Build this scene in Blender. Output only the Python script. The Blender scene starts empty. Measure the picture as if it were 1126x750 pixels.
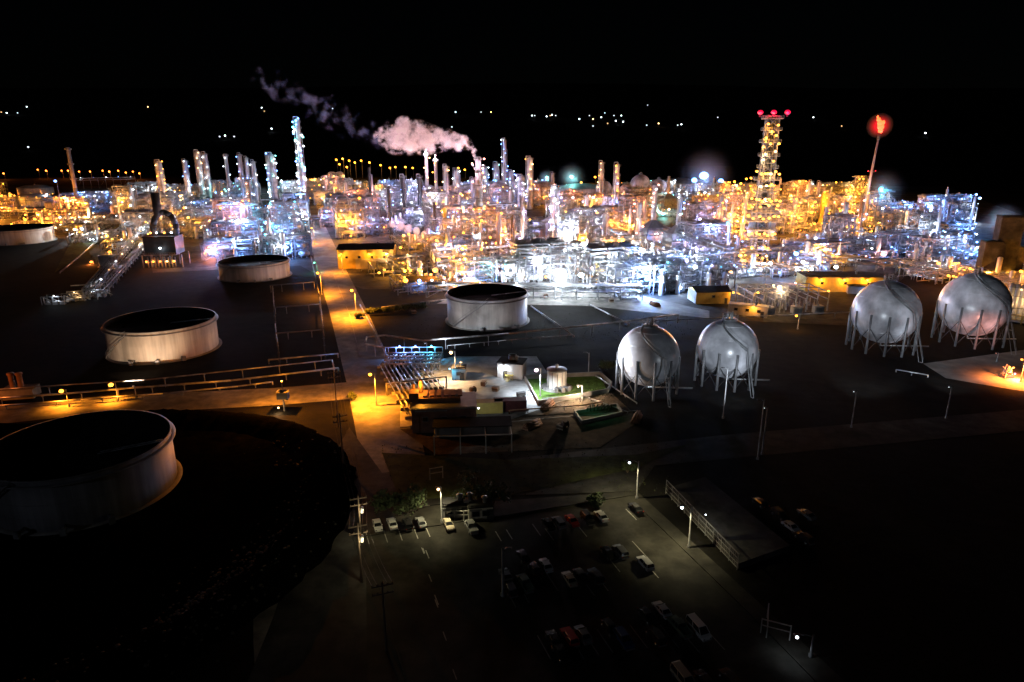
import bpy, math, random
from mathutils import Vector, Matrix
R = math.radians
rnd = random.Random(7)
SC = bpy.context.scene
COL = SC.collection
# ------------------------------------------------------------------ camera model
CH, PT, FP = 60.0, R(16.7), 750.0
cP, sP = math.cos(PT), math.sin(PT)
def ray(px, py):
    x = (px-563)/FP; t = (375-py)/FP
    return (x, cP+t*sP, -sP+t*cP)
def G(px, py, z=0.0):
    d = ray(px, py); k = (z-CH)/d[2]
    return Vector((d[0]*k, d[1]*k, z))
def HT(Y, py):
    t = (375-py)/FP
    return CH + Y*(t*cP-sP)/(cP+t*sP)
def proj(p):
    f = p[1]*cP-(p[2]-CH)*sP; u = p[1]*sP+(p[2]-CH)*cP
    return (563+FP*p[0]/f, 375-FP*u/f)
def depth(p): return p[1]*cP-(p[2]-CH)*sP
HS = 0.11
def HILL(px, py):
    d = ray(px, py); k = d[2]/d[1]
    Y = (CH+HS*1500)/(HS-k)
    return Vector((d[0]/d[1]*Y, Y, HS*(Y-1500)))
GR = R(19.6)                       # the plant's street grid is turned by this much
A = Vector((-math.sin(GR), math.cos(GR), 0)); B = Vector((math.cos(GR), math.sin(GR), 0))
# ------------------------------------------------------------------ materials
def mat(name, col, rough=.6, metal=0.0, var=.35, scale=.6, col2=None, stretch=(1,1,1), bump=0.0, spec=.5, big=None):
    m = bpy.data.materials.new(name); m.use_nodes = True
    n = m.node_tree.nodes; l = m.node_tree.links; b = n['Principled BSDF']
    tc = n.new('ShaderNodeTexCoord'); mp = n.new('ShaderNodeMapping'); mp.inputs['Scale'].default_value = stretch
    l.new(tc.outputs['Object'], mp.inputs['Vector'])
    ns = n.new('ShaderNodeTexNoise'); ns.inputs['Scale'].default_value = scale; ns.inputs['Detail'].default_value = 7; ns.inputs['Roughness'].default_value = .62
    l.new(mp.outputs['Vector'], ns.inputs['Vector'])
    cr = n.new('ShaderNodeValToRGB'); cr.color_ramp.elements[0].position = .36; cr.color_ramp.elements[1].position = .66
    c2 = col2 or tuple(c*(1-var) for c in col)
    cr.color_ramp.elements[0].color = (*c2, 1); cr.color_ramp.elements[1].color = (*col, 1)
    l.new(ns.outputs['Fac'], cr.inputs['Fac'])
    out = cr.outputs['Color']
    if big:
        n2 = n.new('ShaderNodeTexNoise'); n2.inputs['Scale'].default_value = big; n2.inputs['Detail'].default_value = 8
        l.new(tc.outputs['Object'], n2.inputs['Vector'])
        r2 = n.new('ShaderNodeValToRGB'); r2.color_ramp.elements[0].position = .4; r2.color_ramp.elements[1].position = .62
        r2.color_ramp.elements[0].color = (.36, .36, .36, 1); r2.color_ramp.elements[1].color = (1, 1, 1, 1)
        l.new(n2.outputs['Fac'], r2.inputs['Fac'])
        mx = n.new('ShaderNodeMix'); mx.data_type = 'RGBA'; mx.blend_type = 'MULTIPLY'; mx.inputs['Factor'].default_value = 1
        l.new(out, mx.inputs['A']); l.new(r2.outputs['Color'], mx.inputs['B']); out = mx.outputs['Result']
    l.new(out, b.inputs['Base Color'])
    b.inputs['Roughness'].default_value = rough; b.inputs['Metallic'].default_value = metal; b.inputs['Specular IOR Level'].default_value = spec
    if bump:
        bp = n.new('ShaderNodeBump'); bp.inputs['Strength'].default_value = bump; bp.inputs['Distance'].default_value = .2
        l.new(ns.outputs['Fac'], bp.inputs['Height']); l.new(bp.outputs['Normal'], b.inputs['Normal'])
    return m
def emit(name, col, s):
    m = bpy.data.materials.new(name); m.use_nodes = True
    b = m.node_tree.nodes['Principled BSDF']
    b.inputs['Base Color'].default_value = (.06, .06, .06, 1)
    b.inputs['Emission Color'].default_value = (*col, 1); b.inputs['Emission Strength'].default_value = s
    m.cycles.emission_sampling = 'NONE'
    return m
M = dict(
 soil=mat('soil', (.013,.012,.010), .95, scale=.25, var=.65, bump=.8, big=.03, spec=.06),
  grass=mat('grass', (.07,.085,.03), .95, scale=.5, var=.6, bump=.5, big=.05, spec=.06),
 bund=mat('shade_black_bund_earth', (.004,.0038,.0035), .9, scale=.4, var=.6, bump=.7, big=.05, spec=.0),  # near-black colour stands in for the darkness over the bund
 dirt=mat('brown_dirt', (.15,.115,.08), .95, scale=.5, var=.55, bump=.6, big=.08, spec=.06),
 lawn=mat('lawn', (.09,.17,.04), .95, scale=.6, var=.5, bump=.5, spec=.06),
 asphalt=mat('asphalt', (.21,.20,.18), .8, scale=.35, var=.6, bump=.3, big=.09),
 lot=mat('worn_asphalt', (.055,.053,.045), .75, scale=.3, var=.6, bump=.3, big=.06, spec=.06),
 concrete=mat('concrete', (.30,.29,.27), .8, scale=.25, var=.4, bump=.2, big=.05),
 pad=mat('pale_concrete', (.40,.40,.40), .8, scale=.35, var=.5, bump=.2, big=.06),
 slab=mat('concrete_slab', (.075,.074,.07), .8, scale=.3, var=.6, bump=.3, big=.07, spec=.06),
 steel=mat('galvanised_steel', (.27,.28,.295), .5, .35, scale=.35, var=.75),
 dark=mat('dark_steel', (.035,.035,.037), .6, .2, scale=.5, var=.4),
 grey=mat('grey_painted_steel', (.17,.17,.18), .5, .1, scale=.4, var=.35),
 pipe=mat('insulated_pipe', (.42,.42,.43), .35, .5, scale=.45, var=.65),
 shell=mat('column_cladding', (.52,.52,.53), .4, .35, scale=.5, var=.4, stretch=(1,1,.25)),
 rust=mat('rusty_steel', (.24,.12,.06), .8, .1, scale=.6, var=.5),
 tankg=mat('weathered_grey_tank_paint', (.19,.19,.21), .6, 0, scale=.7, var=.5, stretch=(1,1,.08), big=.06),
 tankp=mat('tank_paint', (.58,.52,.45), .6, 0, scale=.6, var=.42, stretch=(1,1,.07), big=.05),
 tankw=mat('white_tank_paint', (.64,.63,.60), .5, 0, scale=.7, var=.32, stretch=(1,1,.08), big=.08),
 roof=mat('tank_roof_steel', (.02,.019,.019), .8, 0, scale=.2, var=.5, spec=.06),
 sphere=mat('sphere_paint', (.74,.74,.80), .30, .0, scale=.35, var=.32, stretch=(1,1,.35), big=.12, bump=.05),
 brick=mat('dark_brick', (.20,.10,.075), .85, scale=1.2, var=.4, bump=.2),
 wall=mat('pale_wall', (.50,.46,.38), .7, scale=.5, var=.3, stretch=(1,1,.3)),
 ywall=mat('yellow_wall', (.55,.42,.10), .6, scale=.5, var=.25),
 roofd=mat('dark_roofing', (.022,.022,.024), .85, scale=.4, var=.5, spec=.06),
 paintw=mat('white_line_paint', (.28,.28,.26), .7, scale=2, var=.5),
 wood=mat('pole_wood', (.12,.085,.06), .85, scale=1.5, var=.4),
 glass=mat('dark_glass', (.015,.017,.02), .08, 0, scale=1, var=.1, spec=.9),
 rubber=mat('rubber', (.02,.02,.02), .8, scale=2, var=.2),
 maroon=mat('maroon_container', (.12,.03,.03), .6, scale=.8, var=.4),
 rock=mat('rock_gravel', (.10,.095,.085), .95, scale=.8, var=.7, bump=.8, spec=.06),
 leaf=mat('foliage', (.05,.075,.03), .9, scale=2, var=.5),
 chrome=mat('wheel_metal', (.5,.5,.52), .25, .9, scale=2, var=.1),
)
for nm, c in dict(white=(.75,.74,.72), silver=(.45,.46,.48), black=(.02,.02,.022), red=(.38,.035,.03), blue=(.03,.06,.16), green=(.10,.14,.11), greyc=(.16,.165,.17), beige=(.35,.31,.24)).items():
    M['car_'+nm] = mat('car_paint_'+nm, c, .25, .2, scale=1.5, var=.06, spec=.6)
LC = dict(amber=(1,.36,.03), orange=(1,.22,.03), warm=(1,.58,.24), white=(.80,.90,1), blue=(.16,.36,1), cyan=(.08,.62,1), red=(1,.0,.04), pink=(1,.36,.26), sodium=(1,.28,.015), olive=(1,.86,.48), peach=(1,.70,.46), rose=(1,.70,.86), lilac=(.52,.48,1), green=(.15,1,.5), teal=(.2,.85,.8), flame=(1,.2,.02))
EM = {k: emit('lamp_'+k, c, 1.6 if k == 'red' else 7) for k, c in LC.items()}
EMD = {k: emit('faint_lamp_'+k, c, 1.6) for k, c in LC.items()}
# ------------------------------------------------------------------ mesh builder
class MB:
    def __init__(s): s.v = []; s.f = []; s.sm = []
    def add(s, vs, fs, smooth=False):
        o = len(s.v); s.v += [tuple(v) for v in vs]; s.f += [tuple(i+o for i in f) for f in fs]; s.sm += [smooth]*len(fs); return s
    def box(s, c, d, rz=0, top=1.0):
        x, y, z = d[0]/2, d[1]/2, d[2]/2; ca, sa = math.cos(rz), math.sin(rz); vs = []
        for k, zz in ((1, -z), (top, z)):
            for xx, yy in ((-x,-y),(x,-y),(x,y),(-x,y)):
                xx *= k; yy *= k; vs.append((c[0]+xx*ca-yy*sa, c[1]+xx*sa+yy*ca, c[2]+zz))
        return s.add(vs, [(3,2,1,0),(4,5,6,7),(0,1,5,4),(1,2,6,5),(2,3,7,6),(3,0,4,7)])
    def tube(s, p, q, r, n=6, r2=None, caps=True):
        p = Vector(p); q = Vector(q); d = q-p
        if d.length < 1e-6: return s
        d.normalize(); u = d.orthogonal().normalized()
        if n == 4: u = (Vector((0,0,1)) if abs(d.z) < .9 else Vector((1,0,0))); u = (u-d*u.dot(d)).normalized(); u = (Matrix.Rotation(math.pi/4, 3, d) @ u)
        w = d.cross(u); r2 = r if r2 is None else r2; vs = []
        for c, rr in ((p, r), (q, r2)):
            for i in range(n):
                a = 2*math.pi*i/n; vs.append(c+u*math.cos(a)*rr+w*math.sin(a)*rr)
        fs = [(i, (i+1) % n, n+(i+1) % n, n+i) for i in range(n)]
        if caps: fs += [tuple(range(n-1, -1, -1)), tuple(range(n, 2*n))]
        return s.add(vs, fs, n > 5)
    def beam(s, p, q, w): return s.tube(p, q, w*.707, 4)
    def path(s, pts, r, n=6):
        for a, b in zip(pts, pts[1:]): s.tube(a, b, r, n)
        for a in pts[1:-1]: s.ball(a, r*1.02, 6, 3)
        return s
    def lathe(s, c, prof, n=24, smooth=True):
        vs = []; fs = []; k = len(prof)
        for r, z in prof:
            for i in range(n):
                a = 2*math.pi*i/n; vs.append((c[0]+r*math.cos(a), c[1]+r*math.sin(a), c[2]+z))
        for j in range(k-1):
            for i in range(n): fs.append((j*n+i, j*n+(i+1) % n, (j+1)*n+(i+1) % n, (j+1)*n+i))
        return s.add(vs, fs, smooth)
    def ball(s, c, r, n=10, m=6, sz=1.0):
        return s.lathe(c, [(r*math.sin(math.pi*j/m)+1e-4, -r*sz*math.cos(math.pi*j/m)) for j in range(m+1)], n)
    def poly(s, pts, z0, z1):
        n = len(pts); vs = [(p[0], p[1], z0) for p in pts]+[(p[0], p[1], z1) for p in pts]
        return s.add(vs, [tuple(range(n-1, -1, -1)), tuple(range(n, 2*n))]+[(i, (i+1) % n, n+(i+1) % n, n+i) for i in range(n)])
    def mesh(s, name, m):
        me = bpy.data.meshes.new(name); me.from_pydata(s.v, [], s.f); me.polygons.foreach_set('use_smooth', s.sm)
        me.materials.append(M[m] if isinstance(m, str) else m); me.update(); return me
    def build(s, name, m, parent=None, loc=None, rz=0):
        o = bpy.data.objects.new(name, s.mesh(name, m)); COL.objects.link(o)
        if parent: o.parent = parent
        if loc is not None: o.location = loc
        o.rotation_euler[2] = rz
        return o
def tag(o, label=None, cat=None, group=None, kind=None):
    if label: o['label'] = label
    if cat: o['category'] = cat
    if group: o['group'] = group
    if kind: o['kind'] = kind
    return o
def thing(name, label, cat, loc=(0,0,0), rz=0, group=None):
    o = bpy.data.objects.new(name, None); COL.objects.link(o); o.location = loc; o.rotation_euler = (0,0,rz); o.empty_display_size = .5
    return tag(o, label, cat, group)
def dup(root, loc, rz=0, label=None, group=None, scale=None):
    r = root.copy(); COL.objects.link(r); r.location = loc; r.rotation_euler = (0,0,rz)
    if scale: r.scale = scale
    if label: r['label'] = label
    if group: r['group'] = group
    for ch in root.children:
        c = ch.copy(); COL.objects.link(c); c.parent = r
        for g in ch.children:
            d = g.copy(); COL.objects.link(d); d.parent = c
    return r
_bulb = {}
def bulb(parent, loc, colour, r=.45, faint=False, name='lamp'):
    k = (colour, round(r, 2), faint)
    if k not in _bulb:
        _bulb[k] = MB().ball((0,0,0), r, 8, 5, .8).mesh('lamp', (EMD if faint else EM)[colour])
    o = bpy.data.objects.new(name, _bulb[k]); COL.objects.link(o); o.parent = parent; o.location = loc
    return o
_ld = {}; LSCALE = 1.0; NL = [0]
def light(parent, loc, colour, watts):
    k = (colour, round(watts, -1))
    if k not in _ld:
        d = bpy.data.lights.new('lamp_light', 'POINT'); c = LC[colour]
        d.color = c; d.energy = watts*LSCALE; d.shadow_soft_size = 0; _ld[k] = d
    o = bpy.data.objects.new('lamp_light', _ld[k]); COL.objects.link(o); o.parent = parent; o.location = loc; NL[0] += 1
    return o
def lamp(parent, loc, colour, watts=0, r=.45, off=(0,-1.1,-.5), faint=False):
    bulb(parent, loc, colour, r, faint)
    if watts: light(parent, (loc[0]+off[0]*(r+.3)/1.1, loc[1]+off[1]*(r+.3)/1.1, loc[2]+off[2]), colour, watts)
MARKS = []                      # landmarks: (phrase, world point)
# ------------------------------------------------------------------ setting
ZC = [0.0]
def sheet(name, pxs, z, m, world=None):
    ZC[0] += .004; z = ZC[0]
    pts = world or [G(*p) for p in pxs]
    me = bpy.data.meshes.new(name); me.from_pydata([(p[0], p[1], z) for p in pts], [], [tuple(range(len(pts)))]); me.materials.append(M[m])
    if me.polygons[0].normal.z < 0: me.flip_normals()
    o = bpy.data.objects.new(name, me); COL.objects.link(o); o['kind'] = 'structure'; return o
def strip(name, pxs, w, z, m):
    c = [G(*p) for p in pxs]; L = []; Rr = []
    for i, p in enumerate(c):
        d = (c[min(i+1, len(c)-1)]-c[max(i-1, 0)]).normalized(); nn = Vector((-d.y, d.x, 0))
        L.append(p+nn*w/2); Rr.append(p-nn*w/2)
    return sheet(name, None, z, m, L+Rr[::-1])
# terrain: flat plain, far hillside
mb = MB(); ys = [-300, 1500, 5200]; 
mb.add([(-9000,-300,0),(9000,-300,0),(9000,1500,0),(-9000,1500,0)], [(0,1,2,3)])
tag(mb.build('ground', 'soil'), kind='structure')
mb = MB(); nx, ny = 60, 14; vs = []
for j in range(ny+1):
    for i in range(nx+1):
        y = 1500+j*(3600)/ny; x = -6500+13000*i/nx
        vs.append((x, y, HS*(y-1500)+(0 if j == 0 else (j/ny)**2*60*math.sin(x*.0011+1.3)*math.sin(y*.0013))))
mb.add(vs, [(j*(nx+1)+i, j*(nx+1)+i+1, (j+1)*(nx+1)+i+1, (j+1)*(nx+1)+i) for j in range(ny) for i in range(nx)], True)
tag(mb.build('hills', 'soil'), kind='structure')
# plant yard, roads, lot
sheet('plant_yard', [(-40,262),(88,262),(160,232),(168,300),(330,292),(345,300),(400,318),(520,318),(640,320),(700,326),(800,352),(935,358),(1000,300),(1110,300),(1150,330),(1160,250),(1040,205),(-60,205)], .004, 'slab')
strip('main_road', [(342,236),(352,262),(366,300),(384,345),(398,385),(412,425),(428,480),(432,520),(430,560)], 13, .012, 'asphalt')
strip('cross_road', [(-60,462),(100,446),(200,441),(300,436),(400,428)], 12, .008, 'asphalt')
strip('service_lane', [(330,600),(345,640),(352,690),(370,780)], 16, .008, 'asphalt')
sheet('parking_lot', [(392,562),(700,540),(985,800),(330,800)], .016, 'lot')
sheet('access_road', [(384,470),(420,520),(560,505),(800,478),(1250,440),(1250,462),(720,512),(700,540),(560,545),(402,564),(404,780),(260,780),(300,680),(330,590),(356,520)], .012, 'slab')
sheet('service_yard', [(440,404),(500,392),(590,392),(622,440),(560,462),(440,470)], .008, 'pad')
sheet('dirt_yard', [(560,462),(622,440),(672,432),(705,462),(660,492),(480,500),(440,472)], 0, 'dirt')
sheet('tank_yard', [(600,338),(640,330),(740,352),(640,372)], .008, 'soil')
sheet('paved_lane', [(520,318),(700,324),(780,342),(780,350),(640,336),(480,334)], .012, 'asphalt')
sheet('gravel_patch', [(1015,400),(1126,385),(1200,395),(1200,440),(1110,428),(1040,416)], .008, 'concrete')
sheet('far_grass', [(895,226),(960,228),(975,236),(930,242)], .012, 'grass')
sheet('left_verge', [(80,262),(150,244),(118,262),(60,300)], .012, 'grass')
sheet('grass_strip', [(420,498),(560,506),(700,500),(760,488),(700,515),(560,545),(440,550)], .02, 'grass')
# ------------------------------------------------------------------ tanks
def tank(px, py, rpx, pytop, label, mtl='tankp', name='storage_tank', roofdrop=1.6, stairs=True, n=72, group=None, dome=False, mark=None):
    """px,py: image of the base centre; rpx radius in px; pytop image y of the rim centre"""
    c = G(px, py); r = rpx*depth(c)/FP; h = HT(c.y, pytop)
    t = thing(name, label, 'storage tank', c, 0, group)
    if dome:
        MB().lathe((0,0,0), [(r,0),(r,h),(r*.97,h+.05),(r*.6,h+r*.12),(0.01,h+r*.17)], n).build('shell', mtl, t)
        MB().lathe((0,0,0), [(r,h-.12),(r+.14,h-.12),(r+.14,h+.03),(r,h+.03)], n).build('rim', 'steel', t)
        m = MB(); m.lathe((0,0,0), [(.4,h+r*.1),(.4,h+r*.17+.8),(.02,h+r*.17+1)], 12); m.build('vent', 'steel', t)
    else:
        MB().lathe((0,0,0), [(r+.02,0),(r,.3),(r,h),(r-.12,h)], n).build('shell', mtl, t)
        MB().lathe((0,0,0), [(r-.13,h-.02),(r-.13,h-roofdrop-.4)], n).build('inner_wall', 'roof', t)  # inner wall coloured black in place of the shade inside the tank
        m = MB(); m.lathe((0,0,0), [(r+.01,h-.9),(r+.75,h-.9),(r+.75,h-.78),(r+.01,h-.78)], n)
        m.lathe((0,0,0), [(r+.01,h-.08),(r+.16,h-.08),(r+.16,h+.06),(r-.14,h+.06)], n).build('wind_girder', 'grey', t)
        m = MB(); m.lathe((0,0,0), [(r-.15,h-roofdrop),(r-.7,h-roofdrop-.02),(r-.72,h-roofdrop-.3),(r*.5,h-roofdrop-.33),(.01,h-roofdrop-.36)], n)
        for i in range(10):
            a = i*.628+.2; m.lathe((r*.7*math.cos(a), r*.7*math.sin(a), h-roofdrop-.34), [(.35,0),(.35,.5),(.02,.55)], 8)
        m.build('floating_roof', 'roof', t)
        m = MB(); m.tube((r-.3,0,h+.1), (r*.1,r*.15,h-roofdrop-.1), .12, 4); m.tube((r-.3,.9,h+.1), (r*.1,r*.15+.9,h-roofdrop-.1), .12, 4)
        for i in range(12):
            k = i/12; m.beam(((r-.3)*(1-k)+r*.1*k, r*.15*k, h+.1-(roofdrop+.2)*k), ((r-.3)*(1-k)+r*.1*k, r*.15*k+.9, h+.1-(roofdrop+.2)*k), .08)
        m.build('roof_ladder', 'steel', t)
    m = MB()
    for k in range(1, max(2, int(h/2.4))): m.lathe((0,0,0), [(r,k*2.4),(r+.025,k*2.4),(r+.025,k*2.4+.06),(r,k*2.4+.06)], n)
    m.build('weld_bands', mtl, t)
    if stairs:
        m = MB(); a0 = R(-140); ns = int(h/.35)
        for i in range(ns):
            a = a0+i*.9/r*.5; z = h*i/ns
            m.box(((r+.5)*math.cos(a), (r+.5)*math.sin(a), z+.1), (.8,.35,.06), a)
        pts = [((r+.92)*math.cos(a0+i*.45/r), (r+.92)*math.sin(a0+i*.45/r), h*i/ns+1.1) for i in range(0, ns+1, 2)]
        m.path(pts, .05, 4); pts = [(p[0], p[1], p[2]-.95) for p in pts]; m.path(pts, .09, 4)
        m.build('stair', 'grey', t)
    m = MB(); m.lathe((0,0,0), [(r+.9,0),(r+.9,.16),(r,.2)], n); m.build('foundation', 'concrete', t)
    for k in range(3):
        m = MB(); a = R(-95+k*24); m.tube((r*math.cos(a), r*math.sin(a), .9), ((r+1.6)*math.cos(a), (r+1.6)*math.sin(a), .9), .3, 8); m.box(((r+1.7)*math.cos(a), (r+1.7)*math.sin(a), .75), (.5,.9,1.2), a)
        m.build('nozzle', 'steel', t)
    if mark: MARKS.append((mark, c))
    return t, r, h
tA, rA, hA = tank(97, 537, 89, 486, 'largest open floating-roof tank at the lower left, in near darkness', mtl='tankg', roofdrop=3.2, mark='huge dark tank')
tank(182, 383, 54.5, 351, 'beige floating-roof tank with dark roof alone in the black bund left of the road', mark='beige tank')
tank(281, 303, 36.5, 286, 'squat pale tank at the foot of the blue-lit process units', mark='squat pale tank')
tank(20, 265, 35, 250, 'orange-lit tank cut by the left edge, below the amber pipework', mark='left edge tank')
tE, rE, hE = tank(536, 352, 43.5, 321, 'grey floating-roof tank standing alone in the centre of the yard', mtl='tankw', mark='central grey tank')
tS, rS, hS = tank(612, 426, 10.5, 406, 'small white upright tank on the green walled pad', mtl='tankw', dome=True, stairs=False, n=36, mark='small white tank')
m = MB()
for i in range(12):
    a = i*math.pi/6; m.box((rS*math.cos(a)*1.01, rS*math.sin(a)*1.01, hS/2), (.12,.12,hS), a)
m.build('rib', 'steel', tS)
# small far tanks
for (px, py, r, pt, lab) in [(40,214,17,206,'far blue-lit flat tank behind the amber pipework, upper left of the row'),(38,226,19,216,'far grey tank just above the amber pipework at the left'),
    (61,232,9,222,'small pale far tank beside the leaning grey stack'),(144,216,16,208,'far pale tank behind the white floodlit frame'),(138,234,14,226,'low white tank in front of the far pale tank'),
    (160,228,9,214,'upright grey tank left of the black duct heater'),(120,293,9,281,'small white tank at the foot of the diagonal pipe rack'),(205,226,11,217,'grey tank right of the amber lamp column'),
    (262,228,12,219,'squat dark tank below the slim grey stacks'),(640,214,26,206,'wide low far tank right of the teal lamps'),(760,208,22,201,'wide far tank under the blue-white floodlights'),(930,232,14,226,'low round tank on the far right grass'),
    (745,205,20,199,'farthest pale tank beside the bright blue floodlight')]:
    tank(px, py, r, pt, lab, mtl='tankw', dome=True, stairs=False, n=36, group='small far storage tanks')
# ------------------------------------------------------------------ spheres
def sphere(cx, cy, rp, label, ft=1.2, nl=11, fine=True, group=None, mark=None):
    Z = 10.0
    for _ in range(12):
        t = (375-cy)/FP; Y = (Z-CH)*(cP+t*sP)/(t*cP-sP); f = Y*cP-(Z-CH)*sP; r = rp*f/FP; Z = r*ft
    x = (cx-563)/FP*f; c = Vector((x, Y, 0))
    t = thing('storage_sphere', label, 'storage sphere', c, 0, group)
    seg = 64 if fine else 28
    MB().ball((0,0,Z), r, seg, seg//2).build('sphere', 'sphere', t)
    if fine:
        m = MB()
        for k in range(1, 6):
            a = math.pi*k/6; m.lathe((0,0,Z), [(r*math.sin(a)+.012, r*math.cos(a)-.06),(r*math.sin(a)+.03, r*math.cos(a)),(r*math.sin(a)+.012, r*math.cos(a)+.06)], seg)
        m.build('weld_seam', 'sphere', t)
    for i in range(nl):
        a = 2*math.pi*(i+.3)/nl; MB().tube((r*1.0*math.cos(a), r*1.0*math.sin(a), 0), (r*1.0*math.cos(a), r*1.0*math.sin(a), Z+.6), .32 if fine else .5, 10).build('leg', 'grey' if fine else 'shell', t)
    m = MB()
    for i in range(nl):
        a = 2*math.pi*(i+.3)/nl; b = 2*math.pi*(i+1.3)/nl; z0, z1 = .6, Z-r*.35
        p = lambda q, z: (r*math.cos(q), r*math.sin(q), z)
        m.tube(p(a,z0), p(b,z1), .09, 5); m.tube(p(b,z0), p(a,z1), .09, 5)
    m.build('brace', 'dark', t)
    m = MB(); m.lathe((0,0,Z+r), [(.01,.1),(1.9,.1),(1.9,.2),(.01,.2)], 16)
    for i in range(10):
        a = i*.628; m.tube((1.85*math.cos(a),1.85*math.sin(a),Z+r+.2), (1.85*math.cos(a),1.85*math.sin(a),Z+r+1.3), .05, 4)
    for zz in (.75, 1.3): m.lathe((0,0,Z+r), [(1.8,zz),(1.9,zz),(1.9,zz+.08),(1.8,zz+.08)], 16)
    m.build('top_platform', 'steel', t)
    m = MB(); 
    for q in ((.6,.3),(-.6,.2),(0,-.7)): m.tube((q[0],q[1],Z+r-.1), (q[0],q[1],Z+r+2.0), .22, 8)
    m.tube((-.6,.2,Z+r+1.9), (0,-.7,Z+r+1.9), .15, 6); m.build('relief_valve', 'pipe', t)
    if fine:
        m = MB(); pts = []
        for i in range(40):
            k = i/39; th = R(12+66*k); az = R(-150+75*k); pts.append(((r+.5)*math.sin(th)*math.cos(az), (r+.5)*math.sin(th)*math.sin(az), Z+(r+.5)*math.cos(th)))
        e = pts[-1]; pts += [(e[0]*1.25, e[1]*1.25, e[2]*.5), (e[0]*1.5, e[1]*1.5, .1)]
        m.path(pts, .09, 4); m.path([(p[0]*1.09, p[1]*1.09, p[2]+.3) for p in pts], .09, 4); m.path([(p[0]*1.09, p[1]*1.09, p[2]+1.2) for p in pts], .04, 4)
        for p in pts[::1]: m.box((p[0]*1.05, p[1]*1.05, p[2]+.15), (.7,.4,.05), math.atan2(p[1], p[0]))
        m.build('stair', 'steel', t)
        MB().path([(0,0,Z-r),(0,0,.8),(r*1.5,-1,.8)], .22, 8).build('bottom_pipe', 'pipe', t)
    MARKS.append((mark or 'storage spheres', c))
    return t, r, Z
sp = [sphere(713,391,33.5,'leftmost of the four big gas spheres, bright rim on its top', mark='leftmost big sphere'),
      sphere(800,383,32.5,'second big gas sphere from the left, grey with dark foot', mark='second big sphere'),
      sphere(974,343,34.5,'third big gas sphere, lilac-white against the amber yard', nl=12, mark='third big sphere'),
      sphere(1071,335,34.5,'rightmost big gas sphere with a pink glow on its lower face', nl=12, mark='rightmost big sphere')]
for a in [(549,210,11,'small far sphere between the steam stack and white column'),(664,208,9,'far sphere behind the twin amber columns'),(689,212,9.5,'lower far sphere with pale face in the row of four'),
          (704,203,11,'largest and tallest far sphere in the row of four'),(724,206,9,'rightmost far sphere of the row of four')]:
    sphere(*a, nl=8, fine=False, ft=1.4, group='small far gas spheres')
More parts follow.
